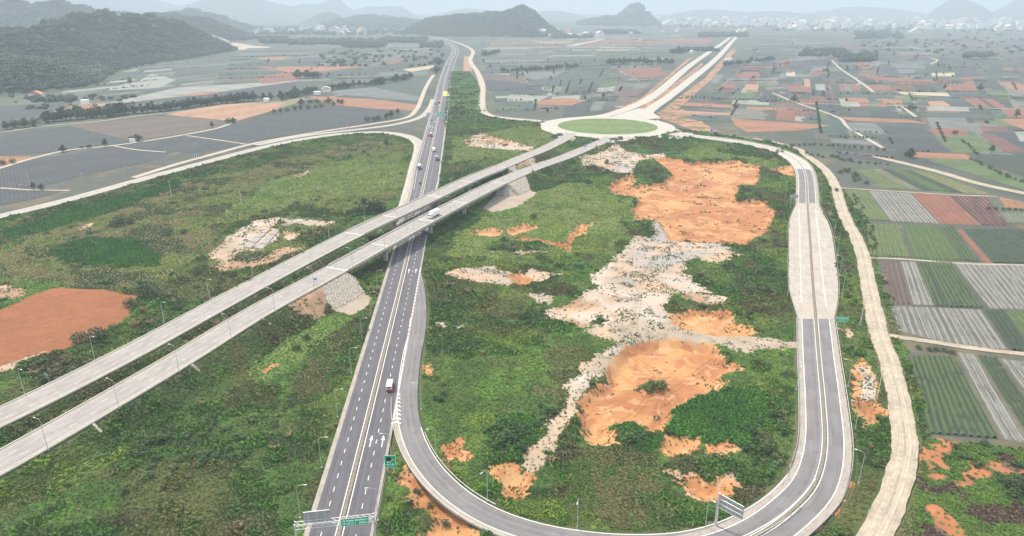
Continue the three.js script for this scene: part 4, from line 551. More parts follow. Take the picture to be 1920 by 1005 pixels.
  one(1488, 192, 13, 0, 0, 'lone dark tree beside the winding farm track', 'tree'); one(1710, 206, 12, 3, 0, 'lone round tree on the straight farm track', 'tree'); one(1587, 133, 8, 1, 2, 'lone tree near the far winding farm track', 'tree'); one(1550, 137, 8, 0, 2, 'dark tree on the pink far plot', 'tree'); one(1706, 296, 15, 0, 0, 'large tree by the orange stubble plot', 'tree'); one(1858, 288, 13, 1, 0, 'slim tree above the eastern bushes', 'tree'); one(1905, 222, 13, 1, 0, 'slim dark tree at the eastern edge', 'tree'); one(1837, 170, 9, 0, 2, 'distant tree on the grey far east plots', 'tree'); one(1790, 252, 9, 3, 0, 'dark bush on the red soil plot', 'bush'); one(1770, 168, 8, 1, 2, 'distant tree west of the grey far plots', 'tree');
  one(1137, 312, 13, 1, 0, 'upright dark tree by the sandy ground below the roundabout', 'tree'); one(1112, 316, 12, 3, 1, 'round bush by the sandy ground below the roundabout', 'bush'); one(1027, 213, 10, 1, 0, 'lone tree by the fields behind the winding track', 'tree'); one(1131, 185, 9, 1, 0, 'tree standing between the plots west of the new road', 'tree');
  one(222, 425, 20, 3, 2, 'dark bush above the bright green thicket', 'bush'); one(245, 420, 14, 3, 0, 'grey green bush next to the dark one by the thicket', 'bush'); one(315, 442, 16, 3, 1, 'bright bush in the western scrub', 'bush'); one(345, 438, 12, 3, 0, 'dark bush beside the bright bush in the western scrub', 'bush'); one(278, 555, 34, 3, 1, 'large bright bush at the corner of the red field', 'bush'); one(245, 575, 20, 3, 0, 'dark bush at the red field corner', 'bush'); one(183, 635, 26, 3, 0, 'dark bush between the red field and the flyover', 'bush'); one(150, 640, 22, 3, 1, 'leafy bush between the red field edge and the flyover', 'bush'); one(370, 515, 14, 3, 0, 'bush at the foot of the sandy western patch', 'bush'); one(575, 635, 13, 3, 2, 'small dark bush on the bright slope below the flyover', 'bush'); one(556, 655, 14, 3, 0, 'second small dark bush below the flyover', 'bush');
  one(806, 935, 12, 3, 1, 'round green bush on the clay beside the slip road', 'bush'); one(782, 912, 13, 3, 0, 'dark bush on the clay nearer the expressway sign', 'bush'); one(836, 970, 15, 3, 0, 'dark bush on the clay by the slip road kerb', 'bush'); one(1905, 920, 28, 3, 0, 'large dark bush on the rough ground at the east edge', 'bush'); one(1222, 335, 13, 3, 0, 'dark bush on the green tongue in the upper pit', 'bush'); one(1240, 338, 11, 3, 1, 'leafy bush at the tip of the green tongue in the upper pit', 'bush'); one(725, 275, 15, 1, 1, 'small tree inside the bend of the west ramp', 'tree'); one(683, 287, 8, 3, 0, 'dark bush inside the bend of the west ramp', 'bush'); one(1000, 408, 12, 3, 0, 'dark round bush below the far bridge end', 'bush');
}

// loose stones and clods on the bare ground
{ const r = rng(611), g = new THREE.IcosahedronGeometry(0.5, 0), p = g.attributes.position; for (let i = 0; i < p.count; i++) { const k = 0.7 + 0.6 * vnoise(p.getX(i) * 5 + 3, p.getZ(i) * 5 + p.getY(i) * 3); p.setXYZ(i, p.getX(i) * k, p.getY(i) * k * 0.6, p.getZ(i) * k); } g.computeVertexNormals(); const list = [];
  for (let k = 0; k < 60000; k++) { const z = Z0 - 40 - r() * 480, x = (2 * r() - 1) * 260, c = ragged(x, z); if (roadAt(x, z)) continue; const q = c === SAND || c === GREY ? 0.07 : c === TAN ? 0.06 : c === CLAY ? 0.02 : 0; if (r() > q) continue; const t = 0.7 + 0.5 * r(), s = 0.15 + 0.6 * r() * r(), base = c === CLAY ? [0.36, 0.17, 0.07] : c === TAN ? [0.3, 0.2, 0.13] : [0.38, 0.34, 0.28]; list.push([x, heightAt(x, z), z, s, r() * 6.28, base[0] * t, base[1] * t, base[2] * t]); }
  scatter(g, list, new THREE.MeshStandardMaterial({ color: 0xffffff, roughness: 0.95 }), 'rubble', 'loose stones and clods strewn over the bare ground', 'rubble'); }
// ---------------------------------------------------------------- farmland: plots of many crops and soils
function fieldTex(r, g, b, rows, contrast, seed, speck = 0.5, alt = null) { // v along the rows, u across; tile 48 m
  rows *= 2; return texture(512, 512, (i, j) => { const x = i / 512, y = j / 512, w = tfbm(x * 4 + seed, y * 4, 4, 6), k = rows ? 0.5 + 0.5 * Math.sin((x * rows + 0.35 * (w - 0.5)) * 6.2832) : 0.5, f = tfbm(x * 64 + seed, y * 32, 64, 3), h = tfbm(x * 6 + seed * 3, y * 2 + 1, 6, 3), m = (1 - contrast / 2 + contrast * k) * (1 - speck / 2 + speck * f) * (0.55 + 0.55 * w + 0.35 * h); if (alt) { const t = sm(0.45, 0.75, k * 0.7 + f * 0.3); return [lerp(r, alt[0], t) * m, lerp(g, alt[1], t) * m, lerp(b, alt[2], t) * m]; } return [r * m, g * m, b * m]; });
}
const cropMat = (t, s = 48) => { t.repeat.set(1 / s, 1 / s); return new THREE.MeshStandardMaterial({ map: t, roughness: 0.95, side: THREE.DoubleSide }); };
const CROP = {
  slate: cropMat(fieldTex(0.034, 0.043, 0.050, 10, 0.5, 1, 0.8)), teal: cropMat(fieldTex(0.040, 0.064, 0.056, 10, 0.3, 2)), grey: cropMat(fieldTex(0.10, 0.112, 0.115, 8, 0.3, 3)), pale: cropMat(fieldTex(0.185, 0.20, 0.185, 8, 0.4, 4)),
  green: cropMat(fieldTex(0.060, 0.096, 0.036, 8, 0.35, 5)), deep: cropMat(fieldTex(0.026, 0.040, 0.030, 10, 0.3, 6)), umber: cropMat(fieldTex(0.085, 0.068, 0.06, 9, 0.3, 7)), rust: cropMat(fieldTex(0.15, 0.066, 0.043, 6, 0.2, 8)),
  orange: cropMat(fieldTex(0.21, 0.105, 0.062, 6, 0.15, 9)), peach: cropMat(fieldTex(0.26, 0.155, 0.10, 5, 0.18, 10)), cream: cropMat(fieldTex(0.33, 0.275, 0.20, 5, 0.15, 11)), plum: cropMat(fieldTex(0.075, 0.045, 0.045, 8, 0.5, 12, 0.6, [0.13, 0.06, 0.04])), mulch: cropMat(fieldTex(0.10, 0.105, 0.09, 8, 0.3, 13, 0.5, [0.12, 0.12, 0.112])), wheat: cropMat(fieldTex(0.15, 0.135, 0.085, 8, 0.2, 14)) };
CROP.earth = cropMat(texture(512, 512, (i, j) => { const a = tfbm(i / 64, j / 64, 8, 5), b = tfbm(i / 32 + 3, j / 32, 16, 5), c = tfbm(i / 8, j / 8, 64, 3), m = 0.7 + 0.6 * c; let r = lerp(0.33, 0.24, sm(0.4, 0.6, a)), g = lerp(0.175, 0.115, sm(0.4, 0.6, a)), l = lerp(0.105, 0.07, sm(0.4, 0.6, a)); const t = sm(0.5, 0.58, b); r = lerp(r, 0.06, t * 0.8); g = lerp(g, 0.08, t * 0.8); l = lerp(l, 0.035, t * 0.8); return [r * m, g * m, l * m]; }), 120);
const farm = (nm, label) => { const g = thing(nm, label, 'farmland', [0, 0, 0], 0, { kind: 'structure' }); return g; };
const eastFarm = farm('farmland_east', 'patchwork of crop plots spreading east towards the hazy town'), westFarm = farm('farmland_west', 'large dark fields and orange ploughed land west of the expressway'), midFarm = farm('farmland_middle', 'fields between the winding track and the new road'), nearFarm = farm('farmland_near', 'mulched and planted plots beside the dirt road');
const edgeDir = (a, b) => { const d = V3(b.x - a.x, 0, b.z - a.z).normalize(); return { x: d.x, z: d.z }; };
let layer = 0; const farPlots = new Map(), hedge = []; const hr = rng(4242);
function plot(parent, pts, kind, y = 0.06) { // drawn with small level steps so that neighbours never share a plane
  const P = along(pts); layer = (layer + 1) % 12; return mesh('field', polyGeo(P, y + layer * 0.006, edgeDir(P[0], P[P.length - 1])), CROP[kind], parent); }
// quilt: a surveyed quadrilateral cut into plots
function quilt(parent, quad, size, palette, seed, aspect = 2.2, y = 0.05) {
  const Q = along(quad), r = rng(seed), P = (s, t) => Q[0].clone().lerp(Q[1], s).lerp(Q[3].clone().lerp(Q[2], s), t); let count = 0;
  const cut = (s0, s1, t0, t1, depth) => { const a = P(s0, t0), b = P(s1, t0), c = P(s0, t1), w = a.distanceTo(b), h = a.distanceTo(c), goal = size * (0.6 + 0.9 * r());
    if (w > goal * aspect || h > goal) { const f = 0.35 + 0.3 * r(); if (w / aspect > h) { const m = lerp(s0, s1, f); cut(s0, m, t0, t1, depth + 1); cut(m, s1, t0, t1, depth + 1); } else { const m = lerp(t0, t1, f); cut(s0, s1, t0, m, depth + 1); cut(s0, s1, m, t1, depth + 1); } return; }
    const e = 0.8 + 1.2 * r(), gs = e / w, gt = e / h, k = palette[(r() * palette.length) | 0]; if (!k) return; count++; const c4 = [P(s0 + gs, t0 + gt), P(s1 - gs, t0 + gt), P(s1 - gs, t1 - gt), P(s0 + gs, t1 - gt)];
    const geo = polyGeo(c4, y + ((count * 7) % 11) * 0.004, w > h ? edgeDir(c4[0], c4[1]) : edgeDir(c4[0], c4[3]));
    if (size >= 26) { const key = parent.name + ' ' + k; if (!farPlots.has(key)) farPlots.set(key, { parent, k, list: [] }); farPlots.get(key).list.push(geo); } else mesh('field', geo, CROP[k], parent);
    if (hr() < 0.2) { const [A, B] = hr() < 0.6 ? [c4[0], c4[1]] : [c4[0], c4[3]], L = A.distanceTo(B), gap = 0.35 + hr(); for (let q = 0; q < L; q += (2.2 + size * 0.03) * (0.6 + hr() * gap * 2)) { const p = A.clone().lerp(B, q / L), t = 0.7 + 0.6 * hr(); hedge.push([p.x + hr() - 0.5, -0.2, p.z + hr() - 0.5, (1.3 + 1.6 * hr() * hr()) * (1 + size / 90), hr() * 6.28, 0.04 * t, 0.07 * t, 0.03 * t]); } } };
  cut(0, 1, 0, 1, 0); return count;
}
const P_E = ['slate', 'deep', 'teal', 'slate', 'grey', 'deep', 'teal', 'pale', 'rust', 'green', 'umber', 'slate', 'green', 'mulch', 'deep', 'plum'], P_F = ['slate', 'grey', 'deep', 'slate', 'rust', 'teal', 'slate', 'umber', 'deep', 'grey', 'teal', 'slate'];
let nq = 0;
nq += quilt(eastFarm, [[1345, 160], [1560, 150], [1600, 250], [1290, 215]], 24, P_E, 3, 2.2);
nq += quilt(eastFarm, [[1560, 150], [1930, 150], [2010, 270], [1600, 250]], 27, P_E, 4, 2.6);
nq += quilt(eastFarm, [[1410, 100], [1940, 104], [1960, 150], [1345, 160]], 34, P_F, 5, 3);
nq += quilt(eastFarm, [[1420, 66], [1960, 72], [1960, 104], [1405, 100]], 58, P_F, 6, 3.2);
nq += quilt(eastFarm, [[1540, 252], [1990, 268], [2100, 350], [1560, 290]], 25, P_E, 7, 2.6);
nq += quilt(midFarm, [[910, 135], [1250, 122], [1190, 200], [925, 214]], 28, ['slate', 'teal', 'grey', 'deep', 'pale', 'teal', 'slate', 'umber', 'green'], 8, 2.4);
nq += quilt(midFarm, [[900, 98], [1290, 95], [1240, 122], [910, 135]], 62, ['slate', 'grey', 'teal', 'grey', 'pale', 'slate'], 9, 2.6);
nq += quilt(midFarm, [[930, 70], [1330, 66], [1280, 95], [900, 98]], 85, ['grey', 'peach', 'teal', 'grey', 'pale'], 10, 2.6);
nq += quilt(westFarm, [[430, 110], [820, 100], [800, 150], [400, 160]], 55, ['slate', 'grey', 'teal', 'deep', 'grey', 'slate', 'umber'], 11, 2.6);
nq += quilt(westFarm, [[480, 82], [800, 78], [820, 100], [430, 110]], 85, ['grey', 'teal', 'pale', 'slate'], 12, 2.6);
nq += quilt(westFarm, [[180, 130], [430, 110], [400, 160], [80, 195]], 60, ['teal', 'grey', 'grey', 'teal', 'slate', 'pale'], 13, 2.6);
for (const { parent, k, list } of farPlots.values()) { const m = mesh('far_fields', mergeGeometries(list), CROP[k], parent); m.userData.kind = 'stuff'; }
scatter(CL[3], hedge, leafMat, 'hedge', 'low hedges and weeds between the farm plots', 'hedge');
console.log('plots', nq, [eastFarm, midFarm, westFarm].map((f) => f.children.length).join(' '), 'hedge', hedge.length);
// plots that can be told apart
for (const [k, p] of [
  ['slate', [[-30, 260], [130, 236], [250, 265], [215, 271], [120, 285], [0, 292], [-30, 294]]], ['umber', [[130, 236], [290, 219], [330, 217], [425, 228], [400, 240], [250, 265]]], ['peach', [[310, 215], [420, 195], [530, 192], [520, 205], [440, 228]]],
  ['orange', [[-30, 293], [65, 294], [20, 310], [-30, 322]]], ['slate', [[-30, 325], [60, 300], [205, 277], [330, 282], [290, 300], [60, 353], [-30, 352]]], ['slate', [[440, 232], [520, 214], [620, 200], [745, 207], [760, 217], [690, 231], [600, 243], [470, 268], [350, 253]]], ['slate', [[222, 275], [340, 256], [450, 272], [380, 288], [320, 284]]],
  ['slate', [[-30, 356], [120, 358], [60, 374], [-30, 392]]], ['orange', [[575, 180], [700, 186], [785, 197], [775, 208], [700, 204], [620, 196]]], ['teal', [[640, 158], [800, 148], [790, 185], [660, 178]]], ['grey', [[600, 172], [700, 164], [790, 182], [780, 190], [640, 178]]], ['wheat', [[480, 196], [575, 182], [560, 192], [520, 205]]],
  ['slate', [[-30, 200], [130, 192], [100, 215], [-30, 228]]], ['orange', [[85, 212], [150, 196], [260, 188], [250, 192], [150, 205], [110, 213]]], ['grey', [[150, 208], [320, 190], [420, 180], [330, 204], [200, 212]]], ['pale', [[170, 200], [330, 165], [560, 150], [540, 165], [330, 182]]], ['orange', [[320, 180], [390, 172], [432, 171], [400, 178]]], ['slate', [[290, 195], [430, 170], [560, 152], [560, 165], [420, 186]]],
  ['rust', [[480, 148], [560, 128], [620, 122], [700, 123], [620, 132], [560, 150], [490, 158]]], ['orange', [[480, 126], [640, 124], [680, 126], [560, 138]]], ['rust', [[700, 120], [760, 108], [740, 120]]], ['orange', [[480, 108], [545, 106], [530, 113], [490, 112]]], ['pale', [[230, 158], [260, 152], [285, 138], [330, 150], [300, 165], [200, 170]]], ['slate', [[560, 140], [700, 128], [760, 130], [640, 142]]],
  ['cream', [[755, 130], [815, 122], [812, 128], [770, 135]]], ['peach', [[870, 105], [886, 106], [884, 135], [868, 138]]], ['slate', [[905, 150], [990, 156], [985, 172], [908, 168]]], ['umber', [[905, 138], [990, 144], [985, 155], [906, 149]]], ['grey', [[970, 135], [1060, 133], [1030, 150], [1000, 150]]], ['teal', [[1000, 150], [1100, 134], [1180, 148], [1080, 165], [1000, 158]]], ['rust', [[1150, 128], [1230, 128], [1255, 140], [1200, 148]]], ['orange', [[1000, 190], [1060, 184], [1100, 188], [1070, 198], [1010, 196]]], ['pale', [[955, 178], [1030, 180], [1010, 190], [950, 190]]], ['slate', [[955, 160], [1040, 172], [1000, 180], [950, 172]]],
  ['rust', [[1100, 80], [1340, 72], [1330, 82], [1090, 86]]], ['cream', [[1060, 86], [1125, 74], [1135, 74], [1075, 87]]], ['cream', [[1175, 83], [1200, 74], [1206, 74], [1185, 84]]], ['cream', [[1255, 83], [1275, 73], [1281, 73], [1265, 84]]], ['earth', [[1230, 218], [1262, 208], [1278, 204], [1330, 238], [1350, 248], [1300, 245]]],
  ['orange', [[1290, 192], [1378, 197], [1375, 203], [1280, 198]]], ['peach', [[1268, 207], [1370, 212], [1368, 217], [1265, 213]]], ['teal', [[1278, 217], [1368, 219], [1372, 228], [1310, 228]]], ['mulch', [[1372, 203], [1430, 206], [1436, 224], [1370, 222]]], ['orange', [[1370, 222], [1450, 228], [1560, 235], [1500, 245], [1400, 248], [1378, 235]]], ['orange', [[1400, 200], [1480, 203], [1520, 207], [1400, 206]]],
  ['rust', [[1382, 135], [1420, 134], [1428, 142], [1400, 148], [1382, 144]]], ['plum', [[1405, 143], [1420, 142], [1418, 158], [1400, 158]]], ['peach', [[1398, 158], [1422, 158], [1421, 172], [1396, 171]]], ['mulch', [[1335, 140], [1358, 140], [1346, 158], [1332, 155]]], ['rust', [[1462, 113], [1480, 112], [1480, 125], [1460, 124], [1460, 133], [1478, 134], [1476, 128]]], ['cream', [[1473, 135], [1490, 135], [1492, 143], [1475, 143]]], ['peach', [[1506, 148], [1518, 148], [1520, 163], [1510, 163]]], ['rust', [[1477, 162], [1520, 163], [1524, 173], [1478, 171]]], ['mulch', [[1440, 145], [1460, 144], [1460, 160], [1438, 160]]], ['rust', [[1530, 130], [1555, 131], [1552, 138], [1535, 138]]], ['rust', [[1600, 138], [1680, 146], [1712, 150], [1710, 154], [1640, 150]]],
  ['orange', [[1580, 183], [1625, 184], [1632, 193], [1586, 191]]], ['orange', [[1652, 185], [1688, 186], [1694, 197], [1658, 196]]], ['cream', [[1682, 172], [1775, 174], [1782, 181], [1690, 177]]], ['peach', [[1738, 190], [1768, 189], [1785, 200], [1745, 199]]], ['rust', [[1800, 182], [1835, 184], [1858, 202], [1828, 200]]], ['rust', [[1840, 184], [1862, 186], [1890, 203], [1872, 204]]], ['cream', [[1745, 137], [1790, 136], [1790, 143], [1748, 143]]], ['orange', [[1870, 153], [1925, 156], [1925, 174], [1890, 165]]], ['orange', [[1875, 224], [1925, 222], [1925, 245], [1900, 236]]], ['orange', [[1560, 219], [1700, 224], [1742, 232], [1600, 227]]], ['rust', [[1740, 241], [1800, 241], [1825, 256], [1756, 256]]], ['teal', [[1715, 211], [1830, 212], [1875, 222], [1740, 220]]], ['slate', [[1645, 236], [1720, 237], [1755, 253], [1660, 252]]], ['grey', [[1585, 230], [1640, 231], [1665, 252], [1600, 248]]], ['green', [[1752, 257], [1830, 252], [1880, 286], [1790, 286]]], ['plum', [[1832, 250], [1865, 252], [1925, 284], [1882, 286]]],
  ['orange', [[1710, 285], [1810, 289], [1828, 300], [1716, 295]]], ['slate', [[1620, 252], [1750, 256], [1785, 285], [1690, 280]]], ['teal', [[1500, 222], [1575, 224], [1590, 240], [1520, 242]]], ['green', [[1740, 300], [1825, 302], [1920, 340], [1920, 356], [1830, 330]]], ['deep', [[1825, 288], [1930, 292], [1930, 335], [1840, 305]]],
]) plot(k === 'x' ? null : (p[0][0] > 1300 ? eastFarm : p[0][0] > 860 ? midFarm : westFarm), p, k, 0.12);
// red earth cut along the new road and its median
plot(midFarm, [[1132, 215], [1200, 186], [1290, 110], [1300, 108], [1212, 182], [1150, 216]], 'earth', 0.2); plot(eastFarm, [[1232, 214], [1262, 190], [1320, 148], [1372, 92], [1382, 94], [1335, 148], [1282, 196], [1258, 215]], 'earth', 0.2); plot(midFarm, [[1160, 215], [1205, 200], [1290, 138], [1315, 118], [1320, 120], [1300, 140], [1230, 190], [1206, 212]], 'earth', 0.2);
// near plots with real rows: ridges of plants or strips of plastic mulch
const ridgeMats = { green: mat(0.042, 0.075, 0.022, 0.9), deep: mat(0.026, 0.046, 0.026, 0.9), olive: mat(0.075, 0.10, 0.032, 0.9), plastic: mat(0.185, 0.19, 0.182, 0.6), brown: mat(0.07, 0.05, 0.042, 0.95), plum: mat(0.05, 0.03, 0.034, 0.95) };
const soilMats = { brown: CROP.umber, mulch: CROP.mulch, grey: CROP.grey, deep: CROP.deep, green: CROP.green, rust: CROP.rust, plum: CROP.plum, orange: CROP.orange, wheat: CROP.wheat };
function rowsField(quad, soil, ridge, pitch, width, height, seed) { // quad: top-left, top-right, bottom-right, bottom-left; rows run from top to bottom
  const Q = along(quad), r = rng(seed); layer = (layer + 1) % 12; const y = 0.06 + layer * 0.005; const f = mesh('field', polyGeo(Q, y, edgeDir(Q[0], Q[3])), soilMats[soil], nearFarm); if (!ridge) return f;
  const W = (Q[0].distanceTo(Q[1]) + Q[3].distanceTo(Q[2])) / 2, n = Math.round(W / pitch), parts = [], lumpy2 = ridge !== 'plastic';
  for (let k = 0; k < n; k++) { const t = (k + 0.5) / n, a = Q[0].clone().lerp(Q[1], t), b = Q[3].clone().lerp(Q[2], t), L = a.distanceTo(b), m = Math.max(2, Math.round(L / (lumpy2 ? 1.3 : 3))), d = b.clone().sub(a).normalize(), s = V3(-d.z, 0, d.x), pos = [], idx = []; const skip = r() < 0.03;
    for (let i = 0; i <= m; i++) { const c = a.clone().lerp(b, lerp(0.01, 0.99, i / m)), e = lumpy2 ? 0.55 + 0.9 * fbm(c.x * 0.9, c.z * 0.9, 2) : 0.85 + 0.3 * r(), hole = fbm(c.x * 0.25 + 9, c.z * 0.25, 3) > 0.68 ? 0.25 : 1, w = width * e * hole * (skip ? 0.4 : 1), h = height * e * (0.4 + 0.6 * hole); c.addScaledVector(s, (r() - 0.5) * 0.2 + 0.9 * (fbm(c.x * 0.05 + k * 0.02, c.z * 0.05, 3) - 0.5)); const q = pos.length / 3;
      pos.push(c.x - s.x * w / 2, y + 0.004, c.z - s.z * w / 2, c.x - s.x * w * 0.2, y + h, c.z - s.z * w * 0.2, c.x + s.x * w * 0.22, y + h * 0.94, c.z + s.z * w * 0.22, c.x + s.x * w / 2, y + 0.004, c.z + s.z * w / 2); if (i) for (let g = 0; g < 3; g++) idx.push(q - 4 + g, q - 3 + g, q + g, q - 3 + g, q + 1 + g, q + g); }
    parts.push(bufGeo(pos, idx)); }
  const rows = mesh('crop_rows', mergeGeometries(parts), ridgeMats[ridge], f); rows.userData.kind = 'stuff'; return f;
}
for (const [q, soil, ridge, pitch, w, h] of [
  [[[1583, 356], [1627, 358], [1669, 415], [1621, 412]], 'green', 'olive', 1.7, 0.9, 0.35], [[[1628, 358], [1706, 362], [1762, 420], [1670, 415]], 'mulch', 'plastic', 2.0, 0.5, 0.16], [[[1708, 362], [1779, 367], [1841, 423], [1764, 420]], 'rust', null, 1, 1, 1], [[[1781, 367], [1850, 370], [1896, 425], [1843, 423]], 'plum', 'plum', 2.2, 1, 0.4], [[[1872, 369], [1950, 385], [1950, 393], [1885, 390]], 'orange', null, 1, 1, 1], [[[1862, 398], [1950, 402], [1950, 420], [1892, 418]], 'grey', 'olive', 2, 0.9, 0.3], [[[1900, 422], [1950, 424], [1950, 428], [1910, 428]], 'rust', null, 1, 1, 1],
  [[[1604, 317], [1630, 317], [1700, 355], [1660, 354]], 'green', 'olive', 2, 1, 0.35], [[[1632, 317], [1652, 317], [1728, 357], [1702, 355]], 'mulch', 'olive', 2, 0.8, 0.25], [[[1654, 317], [1670, 318], [1752, 358], [1730, 357]], 'deep', 'deep', 2, 1, 0.4], [[[1672, 318], [1692, 319], [1782, 360], [1754, 358]], 'green', 'green', 2, 1, 0.4], [[[1694, 319], [1708, 320], [1806, 362], [1784, 360]], 'deep', 'deep', 2, 1, 0.4], [[[1710, 320], [1745, 324], [1862, 365], [1808, 362]], 'wheat', 'olive', 2.2, 1, 0.3],
  [[[1624, 419], [1682, 421], [1707, 483], [1631, 480]], 'green', 'olive', 1.7, 1, 0.4], [[[1692, 422], [1760, 424], [1806, 489], [1714, 485]], 'green', 'green', 1.8, 1.05, 0.45], [[[1761, 424], [1790, 425], [1836, 491], [1807, 489]], 'deep', 'green', 1.8, 1.05, 0.45], [[[1792, 430], [1803, 430], [1862, 494], [1846, 493]], 'rust', null, 1, 1, 1], [[[1806, 429], [1950, 431], [1990, 495], [1864, 494]], 'deep', 'deep', 1.9, 1.2, 0.5],
  [[[1652, 488], [1686, 490], [1710, 571], [1669, 570]], 'brown', 'brown', 2.1, 1.1, 0.4], [[[1688, 490], [1717, 491], [1751, 573], [1712, 572]], 'mulch', 'plastic', 2.1, 0.5, 0.16], [[[1719, 490], [1784, 492], [1845, 578], [1753, 575]], 'deep', 'green', 1.9, 1.1, 0.5], [[[1787, 493], [1950, 498], [2010, 584], [1856, 579]], 'mulch', 'plastic', 2.3, 0.52, 0.16],
  [[[1668, 574], [1755, 577], [1790, 648], [1683, 620]], 'mulch', 'plastic', 2.3, 0.5, 0.16], [[[1757, 577], [1838, 581], [1890, 656], [1792, 649]], 'mulch', 'plastic', 2.1, 0.5, 0.16], [[[1847, 581], [1884, 583], [1940, 660], [1896, 657]], 'deep', 'deep', 1.9, 1.2, 0.55], [[[1886, 584], [1960, 588], [2000, 640], [1932, 640]], 'green', 'green', 1.8, 1.1, 0.4],
  [[[1704, 668], [1788, 668], [1872, 824], [1742, 814]], 'deep', 'green', 1.9, 1.15, 0.5], [[[1792, 660], [1829, 665], [1932, 832], [1880, 824]], 'mulch', 'plastic', 2.2, 0.52, 0.16], [[[1832, 666], [1868, 672], [1960, 800], [1928, 812]], 'green', 'deep', 1.7, 1.3, 0.7], [[[1872, 672], [1960, 684], [2050, 800], [1962, 790]], 'mulch', 'plastic', 2.2, 0.52, 0.16]]) rowsField(q, soil, ridge, pitch, w, h, 900 + layer * 7 + pitch * 10);
// ---------------------------------------------------------------- hills and mountains
const bump = (u, vtop, depth, rx, rz = rx, p = 1) => { const a = (u - PW / 2) / FOCAL, b = (PH / 2 - vtop) / FOCAL, t = depth / (CP + b * SP); return { x: a * t, z: -depth, h: EYE + t * (b * CP - SP), rx, rz, p }; };
const forestFloor = new THREE.MeshStandardMaterial({ map: (() => { const t = texture(256, 256, (i, j) => { const a = tfbm(i / 16, j / 16, 16, 4), m = 0.5 + 1.0 * a; return [0.035 * m, 0.055 * m, 0.028 * m]; }); t.repeat.set(1 / 160, 1 / 160); return t; })(), roughness: 0.95 });
const forestSpots = [];
function hill(nm, label, bumps, res, forest = 0, rough = 0.12, material = forestFloor) {
  let x0 = 1e9, x1 = -1e9, z0 = 1e9, z1 = -1e9; for (const b of bumps) { x0 = Math.min(x0, b.x - b.rx * 2.1); x1 = Math.max(x1, b.x + b.rx * 2.1); z0 = Math.min(z0, b.z - b.rz * 2.1); z1 = Math.max(z1, b.z + b.rz * 2.1); }
  const nx = Math.ceil((x1 - x0) / res), nz = Math.ceil((z1 - z0) / res), pos = [], uv = [], idx = [], scale = bumps[0].rx;
  const H = (x, z) => { let h = 0; for (const b of bumps) { const d = Math.hypot((x - b.x) / b.rx, (z - b.z) / b.rz), w = d < 2 ? Math.pow(Math.max(0, 0.5 + 0.5 * Math.cos(d * Math.PI / 2)), b.p) : 0; h = Math.max(h, 0) + b.h * w * (h > 0 ? 1 - 0.75 * Math.min(1, h / Math.max(b.h, 1)) : 1); } const k = fbm(x / scale * 3 + bumps[0].h, z / scale * 3, 4) - 0.5; return h * (1 + rough * 3 * k) - 1.5; };
  for (let j = 0; j <= nz; j++) for (let i = 0; i <= nx; i++) { const x = lerp(x0, x1, i / nx), z = lerp(z0, z1, j / nz); pos.push(x, H(x, z), z); uv.push(x, z); }
  for (let j = 0; j < nz; j++) for (let i = 0; i < nx; i++) { const k = j * (nx + 1) + i; idx.push(k, k + nx + 1, k + 1, k + 1, k + nx + 1, k + nx + 2); }
  const m = struct(nm, bufGeo(pos, idx, uv), material, label, 'hill');
  if (forest) { const r = rng(nx + nz); for (let x = x0; x < x1; x += forest) for (let z = z0; z < z1; z += forest) { const px = x + r() * forest, pz = z + r() * forest, h = H(px, pz); if (h < 2.5 || r() < 0.12) continue; const n = fbm(px * 0.012, pz * 0.012, 3), t = 0.65 + 0.7 * r(), g = sm(0.35, 0.65, n); forestSpots.push([px, h - 1, pz, forest * (0.85 + 0.8 * r()), r() * 6.28, lerp(0.026, 0.055, g) * t, lerp(0.052, 0.088, g) * t, lerp(0.028, 0.042, g) * t, 0.9]); } }
  return m;
}
hill('hill', 'near wooded hill rising over the western fields', [bump(150, 64, 1740, 130, 180), bump(200, 52, 1850, 125, 190), bump(255, 60, 1950, 110, 170), bump(315, 57, 2050, 85, 150), bump(355, 74, 2130, 70, 120), bump(60, 90, 1520, 120, 170), bump(0, 84, 1420, 120, 170), bump(-70, 78, 1450, 170, 200), bump(40, 122, 1280, 90, 110), bump(-20, 132, 1140, 90, 100), bump(-90, 120, 1150, 120, 120)], 12, 8, 0.26);
hill('hill', 'long wooded ridge behind the near western hill', [bump(50, 23, 2950, 190, 260), bump(110, 28, 3000, 170, 260), bump(-40, 36, 2850, 220, 260), bump(180, 44, 3050, 160, 240)], 24, 15, 0.24);
hill('hill', 'rounded pale hill between the two western ridges', [bump(215, 27, 3900, 170, 200)], 24, 22);
hill('hill', 'wooded hill above the pale quarry', [bump(300, 34, 3000, 180, 200), bump(345, 44, 2950, 160, 180), bump(392, 52, 2900, 80, 100)], 22, 16);
hill('hill', 'hazy hill behind the quarry', [bump(365, 27, 4200, 180, 220), bump(330, 32, 4300, 160, 200)], 30, 26);
hill('hill', 'broad wooded hill in the middle distance behind the winding track', [bump(980, 20, 3500, 105, 200), bump(935, 31, 3550, 110, 200), bump(870, 31, 3600, 130, 220), bump(815, 37, 3700, 100, 180)], 24, 16);
hill('hill', 'low hazy ridge west of the broad wooded hill', [bump(750, 40, 5000, 170, 240), bump(695, 34, 5200, 170, 240), bump(655, 42, 5100, 120, 200)], 34, 30);
hill('hill', 'steep pointed hill standing behind the new road', [bump(1192, 10, 5600, 105, 190, 1.25), bump(1140, 35, 5600, 150, 220)], 22, 30, 0.05);
hill('hill', 'flat topped karst hill at the far east', [bump(1795, 2, 8000, 130, 260, 0.7), bump(1818, 9, 8000, 180, 260, 0.8)], 30, 0, 0.06);
hill('hill', 'karst hill cut by the eastern edge of the view', [bump(1940, -8, 8200, 240, 300, 0.8)], 40, 0, 0.06);
